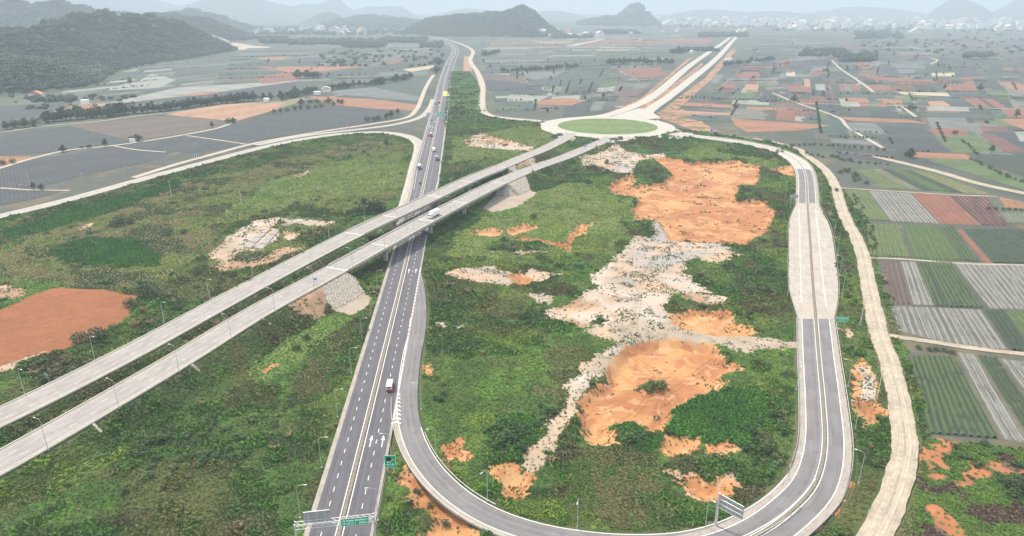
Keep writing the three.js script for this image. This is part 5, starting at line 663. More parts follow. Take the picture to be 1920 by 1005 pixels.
hill('hill', 'small hazy cone among the far western mountains', [bump(612, 22, 5600, 130, 200)], 40, 0, 0.1);
hill('mountain', 'huge pale mountain fading into the haze at far west', [bump(-40, -20, 8600, 800, 900), bump(120, -6, 8800, 700, 900), bump(260, 2, 9000, 600, 800), bump(430, -4, 8400, 560, 800), bump(500, 14, 8600, 420, 700)], 120, 0, 0.1);
hill('mountain', 'faint jagged mountain in the haze behind the cone', [bump(575, 8, 9500, 280, 600), bump(632, 0, 10000, 150, 400), bump(700, 12, 9800, 300, 600), bump(745, 14, 9800, 160, 400), bump(880, 16, 9500, 360, 600)], 100, 0, 0.12);
hill('mountain', 'faint low mountain range above the eastern town', [bump(1040, 20, 9000, 300, 500), bump(1330, 17, 9500, 420, 600), bump(1450, 20, 9500, 420, 600), bump(1620, 12, 10000, 600, 700)], 120, 0, 0.1);
const canopy = leafCloud(44, 90, dome(0.62, 0.75), 0.17, 0.5);
scatter(canopy, forestSpots, leafMat, 'forest', 'dense woodland covering the hills', 'forest');
console.log('forest', forestSpots.length);
// quarry face and spoil
{ const q = []; const r = rng(8); const qm = mat(0.30, 0.21, 0.165, 0.95), qp = mat(0.34, 0.295, 0.25, 0.95);
  for (const [u, v, d, w, h, lab, m] of [[400, 66, 2750, 60, 26, 'pink cut rock face of the quarry beside the hill', qm], [440, 80, 2450, 60, 12, 'pale spoil heap in front of the quarry', qp], [470, 86, 2350, 70, 7, 'low white spoil heap towards the fields', qp], [425, 90, 2250, 80, 6, 'pale spoil heap near the foot of the hill', qp]]) { const b = bump(u, v, d, w), g = new THREE.ConeGeometry(w, h, 28, 8); const p = g.attributes.position; for (let i = 0; i < p.count; i++) { const k = 0.75 + 0.6 * fbm(p.getX(i) * 0.06 + u, p.getZ(i) * 0.06 + p.getY(i) * 0.1, 3); p.setX(i, p.getX(i) * k); p.setZ(i, p.getZ(i) * k * 0.8); } g.computeVertexNormals(); g.translate(b.x, h / 2 - 1, b.z); struct('quarry_slope', g, m, lab, 'quarry'); } }
// far woods that read as one mass
{ const r = rng(55), list = []; const wood = (u0, u1, v0, v1, n, h) => { for (let k = 0; k < n; k++) { const p = at(lerp(u0, u1, r()), lerp(v0, v1, r())); const t = 0.7 + 0.6 * r(); list.push([p.x, -1, p.z, h * (0.7 + 0.6 * r()), r() * 6.28, 0.035 * t, 0.062 * t, 0.036 * t, 1.1]); } };
  wood(490, 540, 72, 82, 130, 17); wood(540, 660, 76, 84, 260, 15); wood(640, 720, 76, 90, 120, 15); wood(720, 800, 72, 80, 160, 14); wood(790, 830, 80, 90, 60, 12); wood(1120, 1200, 58, 64, 120, 16); wood(1030, 1110, 66, 72, 100, 14); wood(930, 1060, 60, 70, 160, 14); wood(1310, 1400, 62, 70, 110, 16); wood(1280, 1345, 92, 97, 60, 11); wood(1450, 1920, 42, 60, 260, 15); wood(1200, 1460, 38, 52, 160, 15); wood(430, 760, 50, 66, 420, 16); wood(1600, 1920, 62, 100, 80, 11); wood(600, 830, 95, 125, 90, 9); wood(20, 260, 180, 205, 45, 6);
  wood(60, 140, 183, 192, 40, 8); wood(1500, 1585, 93, 106, 70, 12); wood(1575, 1640, 104, 116, 110, 14); wood(1605, 1690, 62, 74, 70, 20); wood(1810, 1870, 102, 110, 26, 13); scatter(canopy, list, leafMat, 'woodland', 'hazy groves and hedges dotted over the far plain', 'woodland'); }
// ---------------------------------------------------------------- town houses on the plain
{
  const r = rng(31), wallM = [mat(0.80, 0.78, 0.73, 0.9), mat(0.70, 0.66, 0.58, 0.9), mat(0.74, 0.75, 0.76, 0.9)], roofM = [mat(0.42, 0.20, 0.14, 0.9), mat(0.50, 0.50, 0.50, 0.8), mat(0.80, 0.80, 0.80, 0.8)], glassM = mat(0.08, 0.09, 0.10, 0.3);
  const gable = (() => { const s = new THREE.Shape([[-0.55, 0], [0.55, 0], [0, 0.42]].map((p) => new THREE.Vector2(...p))); const g = new THREE.ExtrudeGeometry(s, { depth: 1.1, bevelEnabled: false }); g.translate(0, 0, -0.55); return g; })(), wallG = box(1, 1, 1, 0, 0.5, 0), flatRoof = box(1.08, 0.08, 1.08, 0, 0.04, 0), winG = box(0.14, 0.2, 0.03);
  const proto = [0, 1, 2].map(() => null);
  const house = (p, w, h, d, turn, k, label, group) => { const nm = 'house', g = thing(nm, label, 'house', [p.x, p.y, p.z], turn, group ? { group } : {}); const wm = mesh('wall', wallG, wallM[k], g); wm.scale.set(w, h, d); const rf = mesh('roof', k === 2 ? flatRoof : gable, roofM[k], g); rf.position.y = h; rf.scale.set(w, k === 2 ? 3 : w * 0.6, d); return g; };
  const many = (n, u0, u1, v0, v1, s0, s1, label, group) => { for (let i = 0; i < n; i++) { const p = at(lerp(u0, u1, r()), lerp(v0, v1, Math.pow(r(), 0.8))), s = 1.3 * lerp(s0, s1, r()); house(p, s * (0.8 + 1.0 * r()), s * (0.45 + 0.7 * r()), s * (0.7 + 0.6 * r()), r() * 3.14, [2, 2, 1, 1, 2, 1, 2, 0][(r() * 8) | 0], label, group); } };
  many(70, 1220, 1440, 35, 50, 14, 34, 'small pale house in the hazy town behind the new road', 'town houses behind the new road');
  many(70, 1440, 1600, 36, 56, 12, 32, 'small pale house in the hazy town north of the east fields', 'town houses north of the east fields');
  many(85, 1600, 1930, 34, 58, 12, 32, 'small pale house in the hazy town below the flat topped hill', 'town houses below the flat topped hill');
  many(22, 940, 1130, 62, 70, 9, 18, 'small pale house in the village below the broad wooded hill', 'village below the broad wooded hill');
  many(22, 440, 700, 52, 66, 12, 22, 'small pale house in the hazy village far west', 'village far west');
  house(at(1198, 62), 26, 12, 16, 0.1, 2, 'long white flat building below the pointed hill'); house(at(1183, 63), 16, 9, 12, 0.1, 2, 'white block next to the long building below the pointed hill'); house(at(1270, 60), 18, 17, 15, 0.1, 2, 'tall white building beside the far new road'); house(at(1243, 60), 14, 11, 12, 0, 2, 'square white building west of the tall one'); house(at(1297, 100), 11, 6, 9, 0.5, 1, 'white farmhouse among trees by the new road'); house(at(1715, 62), 60, 7, 20, 0.1, 1, 'long pale factory roof at the far east'); house(at(1366, 114), 16, 5, 10, 0.2, 2, 'white shed by the hedge east of the new road'); house(at(612, 173), 13, 6, 9, 0.2, 1, 'pale farmhouse at the expressway end of the tree row'); house(at(595, 177), 9, 4, 7, 0.4, 2, 'small white shed beside the pale farmhouse'); house(at(250, 266), 5, 3, 4, 0.1, 2, 'white hut beneath the tree on the west field track'); house(at(70, 185), 16, 7, 9, 0.1, 0, 'red roofed house at the foot of the near hill'); house(at(160, 196), 8, 6, 7, 0, 2, 'small white house behind the long tree row'); house(at(50, 237), 5, 3.5, 4, 0.2, 0, 'small hut under the western end of the tree row'); house(at(500, 190), 7, 4, 6, 0.1, 2, 'white hut in the gap of the tree row');
  house(at(1269, 261), 3, 2.6, 3, 0.1, 0, 'small pinkish kiosk at the corner of the roundabout');
}
// ---------------------------------------------------------------- street lamps
const lampGrey = mat(0.50, 0.52, 0.52, 0.5, { metalness: 0.3 }), lampHead = mat(0.62, 0.62, 0.60, 0.5);
const lampProto = (() => { const g = new THREE.Group(); g.name = 'street_lamp'; mesh('pole', bar(V3(0, 0, 0), V3(0, 9.4, 0), 0.10, 8, 0.055), lampGrey, g); mesh('foot', box(0.45, 0.25, 0.45, 0, 0.1, 0), kerbMat, g);
  const c = new THREE.CatmullRomCurve3([V3(0, 9.3, 0), V3(0, 9.75, -0.25), V3(0, 9.95, -1.0), V3(0, 10.05, -2.0)]); mesh('arm', new THREE.TubeGeometry(c, 8, 0.04, 6), lampGrey, g); mesh('lamp_head', (() => { const b = box(0.28, 0.13, 0.75, 0, 10.05, -2.25); const p = b.attributes.position; for (let i = 0; i < p.count; i++) if (p.getY(i) > 10.05) p.setX(i, p.getX(i) * 0.6); b.computeVertexNormals(); return b; })(), lampHead, g); return g; })();
function lamp(p, fr, label, group) { const [s] = sNear(fr, p.x, p.z), q = pointAt(fr, s), g = lampProto.clone(); g.name = numbered('street_lamp'); g.position.copy(p); g.rotation.y = Math.atan2(-(q.p.x - p.x), -(q.p.z - p.z)); scene.add(g); tag(g, label, 'street lamp', { group }); return g; }
const lampRow = (pts, fr, what, group, h) => pts.forEach(([u, v], i) => { const p = at(u, v, h ?? 0.1); if (h === undefined) p.y = Math.max(0.0, heightAt(p.x, p.z)) - 0.05; lamp(p, fr, `grey street lamp, ${TH[i]} ${what}`, group); });
lampRow([[563, 970], [603, 876], [633, 781], [659, 699], [679, 640], [695, 588], [708, 545]], EX, 'from the sign gantry on the scrub side of the expressway', 'expressway lamps on the scrub side');
lampRow([[709, 975], [734, 868]], EX, 'past the gantry on the clay side of the expressway', 'expressway lamps on the clay side');
lampRow([[790, 767], [818, 856], [914, 938], [1082, 994], [1322, 991], [1478, 902], [1493, 730]], RA, 'along the inner edge of the loop from the expressway', 'lamps inside the loop');
lampRow([[1610, 905], [1603, 806], [1590, 724]], RR, 'along the outer edge of the loop below the plaza', 'lamps outside the loop');
lampRow([[1538, 372], [1556, 412], [1563, 445], [1569, 480], [1574, 516], [1578, 556]], RR, 'on the dirt road side of the plaza from its far end', 'plaza lamps on the dirt road side');
lampRow([[1481, 392], [1475, 440], [1474, 500], [1476, 556]], RR, 'on the pit side of the plaza from its far end', 'plaza lamps on the pit side');
const deckLamps = (fr, sgn, us, what, group) => us.forEach(([u, v], i) => { const a = at(u, v, 7), q = pointAt(fr, sNear(fr, a.x, a.z)[0]), p = off(q, sgn * (HW_DECK + 0.25), -0.3); lamp(p, fr, `grey street lamp, ${TH[i]} ${what}`, group); });
deckLamps(DB, 1, [[97, 835], [227, 758], [338, 692], [430, 632], [512, 583], [582, 543], [648, 503], [712, 470], [768, 440], [838, 402], [895, 372], [945, 348], [1005, 322], [1062, 298]], 'from the west on the southern flyover', 'lamps on the southern flyover');
deckLamps(DA, -1, [[62, 738], [185, 672], [308, 606], [394, 563], [470, 522], [540, 484], [606, 450], [668, 418], [735, 388], [800, 358], [868, 328], [935, 300], [1000, 275]], 'from the west on the northern flyover', 'lamps on the northern flyover');
lampRow([[42, 372], [155, 350], [235, 338], [310, 305], [365, 290], [445, 268], [505, 258], [555, 250]], LR, 'from the west edge along the pale west road', 'lamps on the west road');
lampRow([[1380, 262], [1448, 268], [1500, 288], [1525, 318]], RR, 'along the bend between roundabout and plaza', 'lamps on the upper loop bend');
// tall plain poles carrying wires
{ const g0 = new THREE.Group(); mesh('pole', bar(V3(0, 0, 0), V3(0, 11, 0), 0.17, 7, 0.11), mat(0.55, 0.54, 0.51, 0.9), g0); mesh('crossarm', box(1.5, 0.12, 0.12, 0, 10.4, 0), steelDull, g0); for (const x of [-0.65, 0.65]) mesh('insulator', box(0.1, 0.25, 0.1, x, 10.58, 0), lampHead, g0);
  for (const [u, v, lab] of [[322, 368, 'concrete utility pole in the western scrub below the pale road'], [453, 384, 'concrete utility pole in the bright western grass'], [57, 354, 'concrete utility pole by the brown path near the west road'], [1612, 612, 'slim utility pole on the verge beside the toll sign'], [89, 193, 'white utility pole below the near hill'], [268, 190, 'white utility pole behind the long tree row'], [343, 190, 'utility pole behind the middle of the tree row'], [470, 182, 'utility pole at the gap of the tree row'], [558, 166, 'utility pole near the short group of trees'], [905, 133, 'utility pole by the bend of the winding track'], [985, 122, 'utility pole by the tree row beyond the winding track'], [800, 138, 'utility pole between expressway and west field'], [1644, 748, 'slim pole at the foot of the bare verge by the dirt road']]) { const p = at(u, v), g = g0.clone(); g.name = numbered('utility_pole'); g.position.set(p.x, Math.max(heightAt(p.x, p.z), 0) - 0.1, p.z); scene.add(g); tag(g, lab, 'utility pole'); } }

// ---------------------------------------------------------------- guardrails
function guardrail(fr, o, s0, s1, label, m = whiteRail, span = 4) {
  const i0 = idxAt(fr, s0), i1 = idxAt(fr, s1), g = thing('guardrail', label, 'guardrail'), pos = [], idx = []; const of = (s, i) => (typeof o === 'function' ? o(s, i) : o), P = [[-0.05, 0.5], [0.05, 0.58], [-0.03, 0.66], [0.05, 0.74], [-0.05, 0.82]];
  for (let i = i0; i <= i1; i++) { const { p, r, s } = fr[i], b = of(s, i); for (const [e, y] of P) pos.push(p.x + r.x * (b + e), p.y + y, p.z + r.z * (b + e)); if (i > i0) for (let c = 0; c < 4; c++) { const q = (i - i0) * 5 + c; idx.push(q - 5, q - 4, q, q - 4, q + 1, q); } }
  mesh('rail', bufGeo(pos, idx), m, g); for (let s = s0; s < s1; s += span) { const q = pointAt(fr, s); mesh('post', railPost(), steelDull, g).position.copy(off(q, of(s) , -0.3)); } return g;
}
let _rp; function railPost() { return (_rp ||= box(0.12, 1.05, 0.12, 0, 0.52, 0)); }
const RAf = frames(smooth(RA.map((f) => f.p), 2)), RRf = frames(smooth(RR.map((f) => f.p), 2)), EXf = frames(smooth(EX.map((f) => f.p), 4)), DBf = DB, DAf = DA;
guardrail(RAf, HW_RA + 0.25, sOf(RAf, 764, 745), sOf(RAf, 1470, 938), 'pale guardrail along the inner edge of the slip road loop');
guardrail(RAf, -HW_RA - 0.2, sOf(RAf, 770, 815), sOf(RAf, 900, 962), 'pale guardrail on the clay side of the slip road');
guardrail(RRf, -HW_RR - 0.25, sOf(RRf, 1530, 905), sOf(RRf, 1530, 604), 'pale guardrail on the pit side of the loop road');
guardrail(RRf, HW_RR + 0.25, sOf(RRf, 1400, 1010), sOf(RRf, 1530, 604), 'pale guardrail on the dirt road side of the loop road');
guardrail(RRf, HW_RR + 0.25, sOf(RRf, 1514, 378), sOf(RRf, 1330, 259), 'pale guardrail round the bend above the plaza');
for (const [pts, lab] of [[[[1493, 380], [1485, 396], [1479, 414], [1477.5, 470], [1478, 540], [1485, 566], [1496, 600]], 'guardrail on the pit side of the concrete plaza'], [[[1534, 380], [1546, 402], [1558.5, 428], [1567.5, 480], [1573.5, 542], [1571.5, 570], [1565, 600]], 'guardrail on the dirt road side of the concrete plaza']]) { const fr = frames(smooth(along(pts, RY), 3)); guardrail(fr, 0, 0, fr[fr.length - 1].s, lab, steelDull); }
guardrail(EXf, (s) => exL(s) - 0.3, sOf(EXf, 772, 440), sOf(EXf, 826, 195), 'guardrail on the western edge of the expressway past the bridges', whiteRail, 8);
guardrail(EXf, (s) => exR(s) + 0.3, sOf(EXf, 772, 440), sOf(EXf, 830, 175), 'guardrail on the eastern edge of the expressway past the bridges', whiteRail, 8);
// white kerb posts beside the near expressway
{ let k = 0; const pg = box(0.16, 0.75, 0.16, 0, 0.35, 0), post = mat(0.20, 0.19, 0.18, 0.8); const r0 = thing('marker_posts_rail', 'low cable fence with dark posts on the clay side of the expressway', 'fence'); const s0 = 10, s1 = sOf(EX, 722, 870); mesh('cable', ribbon(EXf, (s) => exR(s) + 0.32, (s) => exR(s) + 0.4, 0.42, 0.05, idxAt(EXf, s0), idxAt(EXf, s1)), steelDull, r0); for (let s = s0; s < s1; s += 3) { const q = pointAt(EX, s); mesh('post', pg, post, r0).position.copy(off(q, exR(s) + 0.36, -0.25)); } r0.name = 'cable_fence'; }
// concrete drain chutes down the flyover bank
[[178, 796], [363, 688], [497, 605]].forEach(([u, v], i) => { const a = at(u, v, 5), q = pointAt(DB, sNear(DB, a.x, a.z)[0]), A = off(q, HW_DECK + 0.2, -0.25), B = off(q, HW_DECK + 3.4, -2.3), d = B.clone().sub(A), g = thing('drain_chute', `pale concrete drain chute on the flyover bank, ${TH[i]} from the west`, 'drain'), L = d.length(); g.position.copy(A); g.quaternion.setFromUnitVectors(V3(0, 0, 1), d.normalize()); mesh('channel', box(0.45, 0.2, L, 0, 0.05, L / 2), kerbMat, g); for (const s of [-1, 1]) mesh('side_wall', box(0.12, 0.22, L, s * 0.29, 0.14, L / 2), deckConcrete, g); });

// ---------------------------------------------------------------- signs
const signGreen = '#08a077';
function sheet(w, h, draw) { const c = document.createElement('canvas'); c.width = w; c.height = h; const x = c.getContext('2d'); draw(x, w, h); const t = new THREE.CanvasTexture(c); t.colorSpace = THREE.SRGBColorSpace; t.magFilter = THREE.LinearFilter; return new THREE.MeshStandardMaterial({ map: t, roughness: 0.6 }); }
function panel(w, h, material, parent, x, y, z, back = 0) { // thin board: printed face towards +z, grey behind
  const b = mesh('board', box(w, h, 0.1), steelDull, parent); b.position.set(x, y, z); const f = mesh('printed_face', new THREE.PlaneGeometry(w - 0.04, h - 0.04), material, b); f.position.z = 0.054; return b; }
const bordered = (x, w, h, c = signGreen) => { x.fillStyle = '#eef6f2'; x.fillRect(0, 0, w, h); x.fillStyle = c; x.fillRect(w * 0.015 + 4, 10, w - 2 * (w * 0.015 + 4), h - 20); };
function truss(parent, a, b, hgt = 1.3, dep = 1.1) { const d = b.clone().sub(a), L = d.length(), n = Math.round(L / 1.4), ch = (y, z) => [V3(0, y, z), V3(L, y, z)]; const names4 = [[0, 0], [hgt, 0], [0, dep], [hgt, dep]]; for (const [y, z] of names4) { const [p, q] = ch(y, z - dep / 2); mesh('chord', bar(p, q, 0.09, 6), steel, parent); } const br = bar(V3(0, 0, 0), V3(L / n, hgt, 0), 0.045, 4), br2 = bar(V3(0, hgt, 0), V3(L / n, 0, 0), 0.045, 4), fl = bar(V3(0, 0, -dep / 2), V3(L / n, 0, dep / 2), 0.045, 4); for (let i = 0; i < n; i++) { for (const z of [-dep / 2, dep / 2]) { const m = mesh('brace', i % 2 ? br : br2, steel, parent); m.position.set(i * L / n, 0, z); } for (const y of [0, hgt]) { const m = mesh('brace', fl, steel, parent); m.position.set(i * L / n, y, 0); } } return L; }
function gantry(a, b, y, label, boards) { const g = thing('sign_gantry', label, 'sign gantry', [a.x, 0.2, a.z], Math.atan2(-(b.z - a.z), b.x - a.x)); const t = new THREE.Group(); t.name = 'truss'; t.position.y = y; g.add(t); const L = truss(t, V3(0, 0, 0), V3(a.distanceTo(b), 0, 0)); for (const x of [0, L]) for (const z of [-0.55, 0.55]) mesh('post', bar(V3(x, -0.4, z), V3(x, y + 1.5, z), 0.16, 8), steel, g); boards(g, L); return g; }
{ const H = 6.6, a = at(553, 988, H + 0.6), b = at(701, 972, H + 0.6); a.y = b.y = 0;
  gantry(a, b, H, 'steel lattice sign gantry over the expressway with a green distance board', (g, L) => {
    panel(6.6, 2.15, sheet(1024, 334, (x, w, h) => { bordered(x, w, h); x.fillStyle = '#ffffff'; x.font = 'bold 104px sans-serif'; x.textBaseline = 'middle'; x.fillText('TP NINH BÌNH', 62, 106); x.fillText('TP HÀ NỘI', 62, 236); x.textAlign = 'right'; x.fillText('10km', 968, 106); x.fillText('104km', 968, 236); }), g, L * 0.76, H + 0.75, 0.75);
    const bk = mesh('rear_board', box(6.0, 3.1, 0.1, L * 0.28, H + 2.2, -0.75), steelDull, g); for (const k of [-1, 0, 1]) mesh('stiffener', box(0.14, 3.0, 0.16, L * 0.28 + k * 1.9, H + 2.15, -0.63), steel, bk); mesh('stiffener', box(6.0, 0.14, 0.16, L * 0.28, H + 3.7, -0.63), steel, bk); }); }
{ const q = pointAt(EX, sOf(EX, 818, 226)), a = off(q, -12, 0), b = off(q, 11.5, 0); a.y = b.y = 0; gantry(a, b, 6.4, 'distant lattice gantry with a square green exit board over the expressway', (g, L) => { panel(7.5, 5.2, sheet(512, 360, (x, w, h) => { bordered(x, w, h); x.fillStyle = '#eefaf6'; x.fillRect(10, 150, w - 20, 22); x.beginPath(); x.arc(190, 260, 60, Math.PI, 0); x.fill(); x.fillRect(175, 240, 40, 100); x.fillRect(330, 250, 50, 60); x.fillRect(60, 60, 150, 34); x.fillRect(290, 60, 150, 34); }), g, L * 0.68, 7.4, 0.75); mesh('rear_board', box(4.4, 2.6, 0.1, L * 0.1, 7.6, -0.7), steelDull, g); }); }
{ const p = at(733, 885), g = thing('merge_sign', 'green merge sign with black road diagram on red and white posts', 'road sign', [p.x, heightAt(p.x, p.z), p.z], 0.06);
  panel(3.15, 4.1, sheet(512, 666, (x, w, h) => { bordered(x, w, h); x.fillStyle = '#0b0b0b'; x.beginPath(); x.moveTo(95, 80); x.lineTo(290, 80); x.lineTo(300, 160); x.lineTo(395, 215); x.lineTo(350, 275); x.lineTo(290, 290); x.lineTo(290, 340); x.lineTo(95, 340); x.fill(); x.beginPath(); x.moveTo(330, 250); x.lineTo(430, 290); x.lineTo(420, 330); x.lineTo(320, 285); x.fill(); x.fillStyle = '#f6e9a0'; x.beginPath(); x.moveTo(300, 250); x.lineTo(370, 210); x.lineTo(440, 255); x.lineTo(420, 275); x.lineTo(370, 245); x.lineTo(310, 300); x.fill(); x.fillStyle = '#ffffff'; for (const u of [150, 245]) { x.beginPath(); x.moveTo(u - 12, 395); x.lineTo(u - 12, 335); x.lineTo(u - 32, 335); x.lineTo(u, 285); x.lineTo(u + 32, 335); x.lineTo(u + 12, 335); x.lineTo(u + 12, 395); x.fill(); } x.font = 'bold 78px sans-serif'; x.textAlign = 'center'; x.fillText('NHẬP LÀN', 256, 505); x.font = 'bold 50px sans-serif'; x.fillText('MERGE LANE', 256, 590); }), g, 0, 3.9, 0);
  const red = mat(0.5, 0.05, 0.04, 0.6), wh = mat(0.8, 0.8, 0.78, 0.6), pin = new THREE.CylinderGeometry(0.14, 0.14, 0.3, 8); for (const x of [-0.85, 0.85]) { const post = new THREE.Group(); post.name = 'post'; post.position.set(x, 0, -0.15); g.add(post); for (let k = 0; k < 8; k++) mesh('band', pin, k % 2 ? wh : red, post).position.y = 0.15 + k * 0.3; mesh('upper_post', bar(V3(0, 2.4, 0), V3(0, 5.6, 0), 0.1, 8), steel, post); } }
{ const p = at(1576, 612), g = thing('plaza_sign', 'wide green name board on three posts beside the toll plaza', 'road sign', [p.x, heightAt(p.x, p.z), p.z], -0.12); panel(4.9, 2.1, sheet(512, 220, (x, w, h) => { bordered(x, w, h); x.fillStyle = '#f4fffb'; x.font = 'bold 66px sans-serif'; x.textAlign = 'center'; x.fillText('TRẠM THU PHÍ', w / 2, 100); x.font = 'bold 44px sans-serif'; x.fillText('TOLL PLAZA', w / 2, 168); }), g, 0, 3.4, 0); for (const q of [-1.5, 0, 1.3]) mesh('post', bar(V3(q, -0.3, -0.12), V3(q, 4.2, -0.12), 0.09, 8), steel, g); }
{ const p = at(1341, 988), g = thing('cantilever_sign', 'tall cantilever sign seen from behind, ribbed grey board on one thick post', 'road sign', [p.x, heightAt(p.x, p.z), p.z], -0.82); mesh('post', bar(V3(0, -0.2, 0), V3(0, 10.4, 0), 0.36, 12, 0.3), steel, g); mesh('foot', box(1.4, 0.4, 1.4, 0, 0.1, 0), kerbMat, g); const b = mesh('board', box(5.9, 4.0, 0.1, 3.5, 8.1, -0.25), steelDull, g); for (const y of [6.15, 7.4, 8.75, 10.05]) mesh('rib', box(6.0, 0.16, 0.16, 3.4, y, -0.1), lampHead, b); for (let k = 0; k < 5; k++) mesh('stiffener', box(0.1, 3.9, 0.12, 1.0 + k * 1.2, 8.1, -0.14), steel, b); for (const y of [7.4, 8.75]) mesh('arm', bar(V3(0, y, 0), V3(5.6, y, -0.12), 0.14, 8), steel, g); }
{ const p = at(90, 717), g = thing('roadside_sign', 'grey back of a board on splayed legs beside the northern flyover', 'road sign', [p.x, heightAt(p.x, p.z), p.z], 2.6); panel(2.4, 1.9, steelDull, g, 0, 2.6, 0); for (const q of [-0.9, 0.9]) mesh('post', bar(V3(q, -0.2, 0), V3(q, 3.5, 0), 0.08, 6), steel, g); for (const q of [-0.9, 0.9]) mesh('strut', bar(V3(q, 0, 1.2), V3(q, 2.4, 0.1), 0.06, 6), steel, g); }
{ const p = at(1487, 377), g = thing('plaza_rear_sign', 'pale back of a wide board on five posts at the far end of the plaza', 'road sign', [p.x, heightAt(p.x, p.z), p.z], 3.1); panel(5.6, 2.2, lampHead, g, 0, 3.5, 0); for (let k = -2; k <= 2; k++) mesh('post', bar(V3(k * 1.15, -0.3, 0.1), V3(k * 1.15, 4.4, 0.1), 0.08, 6), steel, g); }
const blueBoard = sheet(128, 128, (x, w, h) => { x.fillStyle = '#e8eef8'; x.fillRect(0, 0, w, h); x.fillStyle = '#1f4fae'; x.fillRect(6, 6, w - 12, h - 12); x.fillStyle = '#ffffff'; x.fillRect(56, 30, 16, 70); x.beginPath(); x.moveTo(30, 56); x.lineTo(64, 18); x.lineTo(98, 56); x.fill(); });
for (const [u, v, h, w, lab] of [[592, 534, 7.2, 1.5, 'small blue board on the southern flyover before the bridge'], [1097, 280, 1.6, 2.6, 'blue direction board on the southern flyover near the roundabout'], [1107, 274, 1.3, 1.6, 'small blue board just before the roundabout'], [370, 299, 0, 3.4, 'blue and white board beside the pale west road'], [651, 240, 0, 2.6, 'tall blue board by the split of the west road'], [1335, 250, 0, 4, 'blue and white board east of the roundabout'], [1346, 254, 0, 2.4, 'small blue board next to the one east of the roundabout']]) { const p = at(u, v, h), g = thing('blue_sign', lab, 'road sign', [p.x, h, p.z], 0.1); panel(w, w * 0.8, blueBoard, g, 0, 2.4 + w * 0.3, 0); for (const q of [-0.3, 0.3]) mesh('post', bar(V3(q * w, -0.3, -0.1), V3(q * w, 2.4 + w * 0.5, -0.1), 0.07, 6), steel, g); }
{ const p = at(842, 888), g = thing('warning_sign', 'small red warning sign on a thin post inside the slip road bend', 'road sign', [p.x, heightAt(p.x, p.z), p.z], 0.4); mesh('post', bar(V3(0, -0.2, 0), V3(0, 2.6, 0), 0.05, 6), steel, g); const c = new THREE.CylinderGeometry(0.55, 0.55, 0.06, 3); c.rotateX(Math.PI / 2); c.translate(0, 2.4, 0.08); mesh('plate', c, mat(0.62, 0.12, 0.06, 0.6), g); }

// ---------------------------------------------------------------- vehicles
const glass = mat(0.03, 0.035, 0.045, 0.12), tyre = mat(0.025, 0.025, 0.025, 0.9), chrome = mat(0.6, 0.6, 0.6, 0.3, { metalness: 0.8 }), redLight = mat(0.5, 0.03, 0.02, 0.4), clearLight = mat(0.8, 0.8, 0.78, 0.3);
const coat = (r, g, b) => new THREE.MeshPhysicalMaterial({ color: col(r, g, b), roughness: 0.4, clearcoat: 0.7, clearcoatRoughness: 0.15, side: THREE.DoubleSide });
const PAINT = { white: coat(0.78, 0.78, 0.76), black: coat(0.03, 0.03, 0.035), red: coat(0.5, 0.02, 0.025), blue: coat(0.06, 0.14, 0.34), silver: coat(0.48, 0.49, 0.5), navy: coat(0.05, 0.06, 0.16), orange: coat(0.5, 0.2, 0.08), teal: coat(0.12, 0.28, 0.3), grey: coat(0.2, 0.2, 0.21) };
const side = (pts, width, bevel = 0.08) => { const s = new THREE.Shape(pts.map((p) => new THREE.Vector2(...p))), g = new THREE.ExtrudeGeometry(s, { depth: width - 2 * bevel, bevelEnabled: true, bevelSize: bevel, bevelThickness: bevel, bevelSegments: 2 }); g.translate(0, 0, -(width - 2 * bevel) / 2); g.rotateY(Math.PI / 2); return g; }; // profile x = forward length -> -z ahead
const wheelG = (r, w) => { const g = new THREE.CylinderGeometry(r, r, w, 16); g.rotateZ(Math.PI / 2); return g; };
function wheels(g, zs, x, r, w = 0.25) { const wg = wheelG(r, w), rg = wheelG(r * 0.55, w + 0.03); for (const z of zs) for (const k of [-1, 1]) { const m = mesh('wheel', wg, tyre, g); m.position.set(k * x, r, z); mesh('rim', rg, chrome, m); } }
function vehicle(nm, label, cat, u, v, fr, along_, h = RY + 0.02, lane = null) { const p = at(u, v, h), [s, o] = sNear(fr, p.x, p.z), q = pointAt(fr, s), P = off(q, lane ?? o); return thing(nm, label, cat, [P.x, q.p.y + (h - RY), P.z], Math.atan2(-q.d.x, -q.d.z) + (along_ > 0 ? 0 : Math.PI)); }
function car(g, paint) { mesh('body', side([[-2.15, 0.35], [2.1, 0.35], [2.2, 0.6], [2.1, 0.85], [1.1, 0.98], [-2.1, 1.0], [-2.2, 0.7]], 1.75), paint, g); mesh('cabin', side([[-1.75, 0.95], [1.0, 0.95], [0.35, 1.42], [-1.2, 1.44]], 1.5, 0.1), glass, g); mesh('roof', side([[-1.25, 1.45], [0.4, 1.44], [0.3, 1.52], [-1.1, 1.53]], 1.4, 0.04), paint, g); wheels(g, [-1.35, 1.35], 0.8, 0.33); for (const k of [-1, 1]) { mesh('headlight', box(0.4, 0.16, 0.06, k * 0.58, 0.72, -2.27), clearLight, g); mesh('tail_light', box(0.36, 0.18, 0.06, k * 0.6, 0.82, 2.27), redLight, g); } }
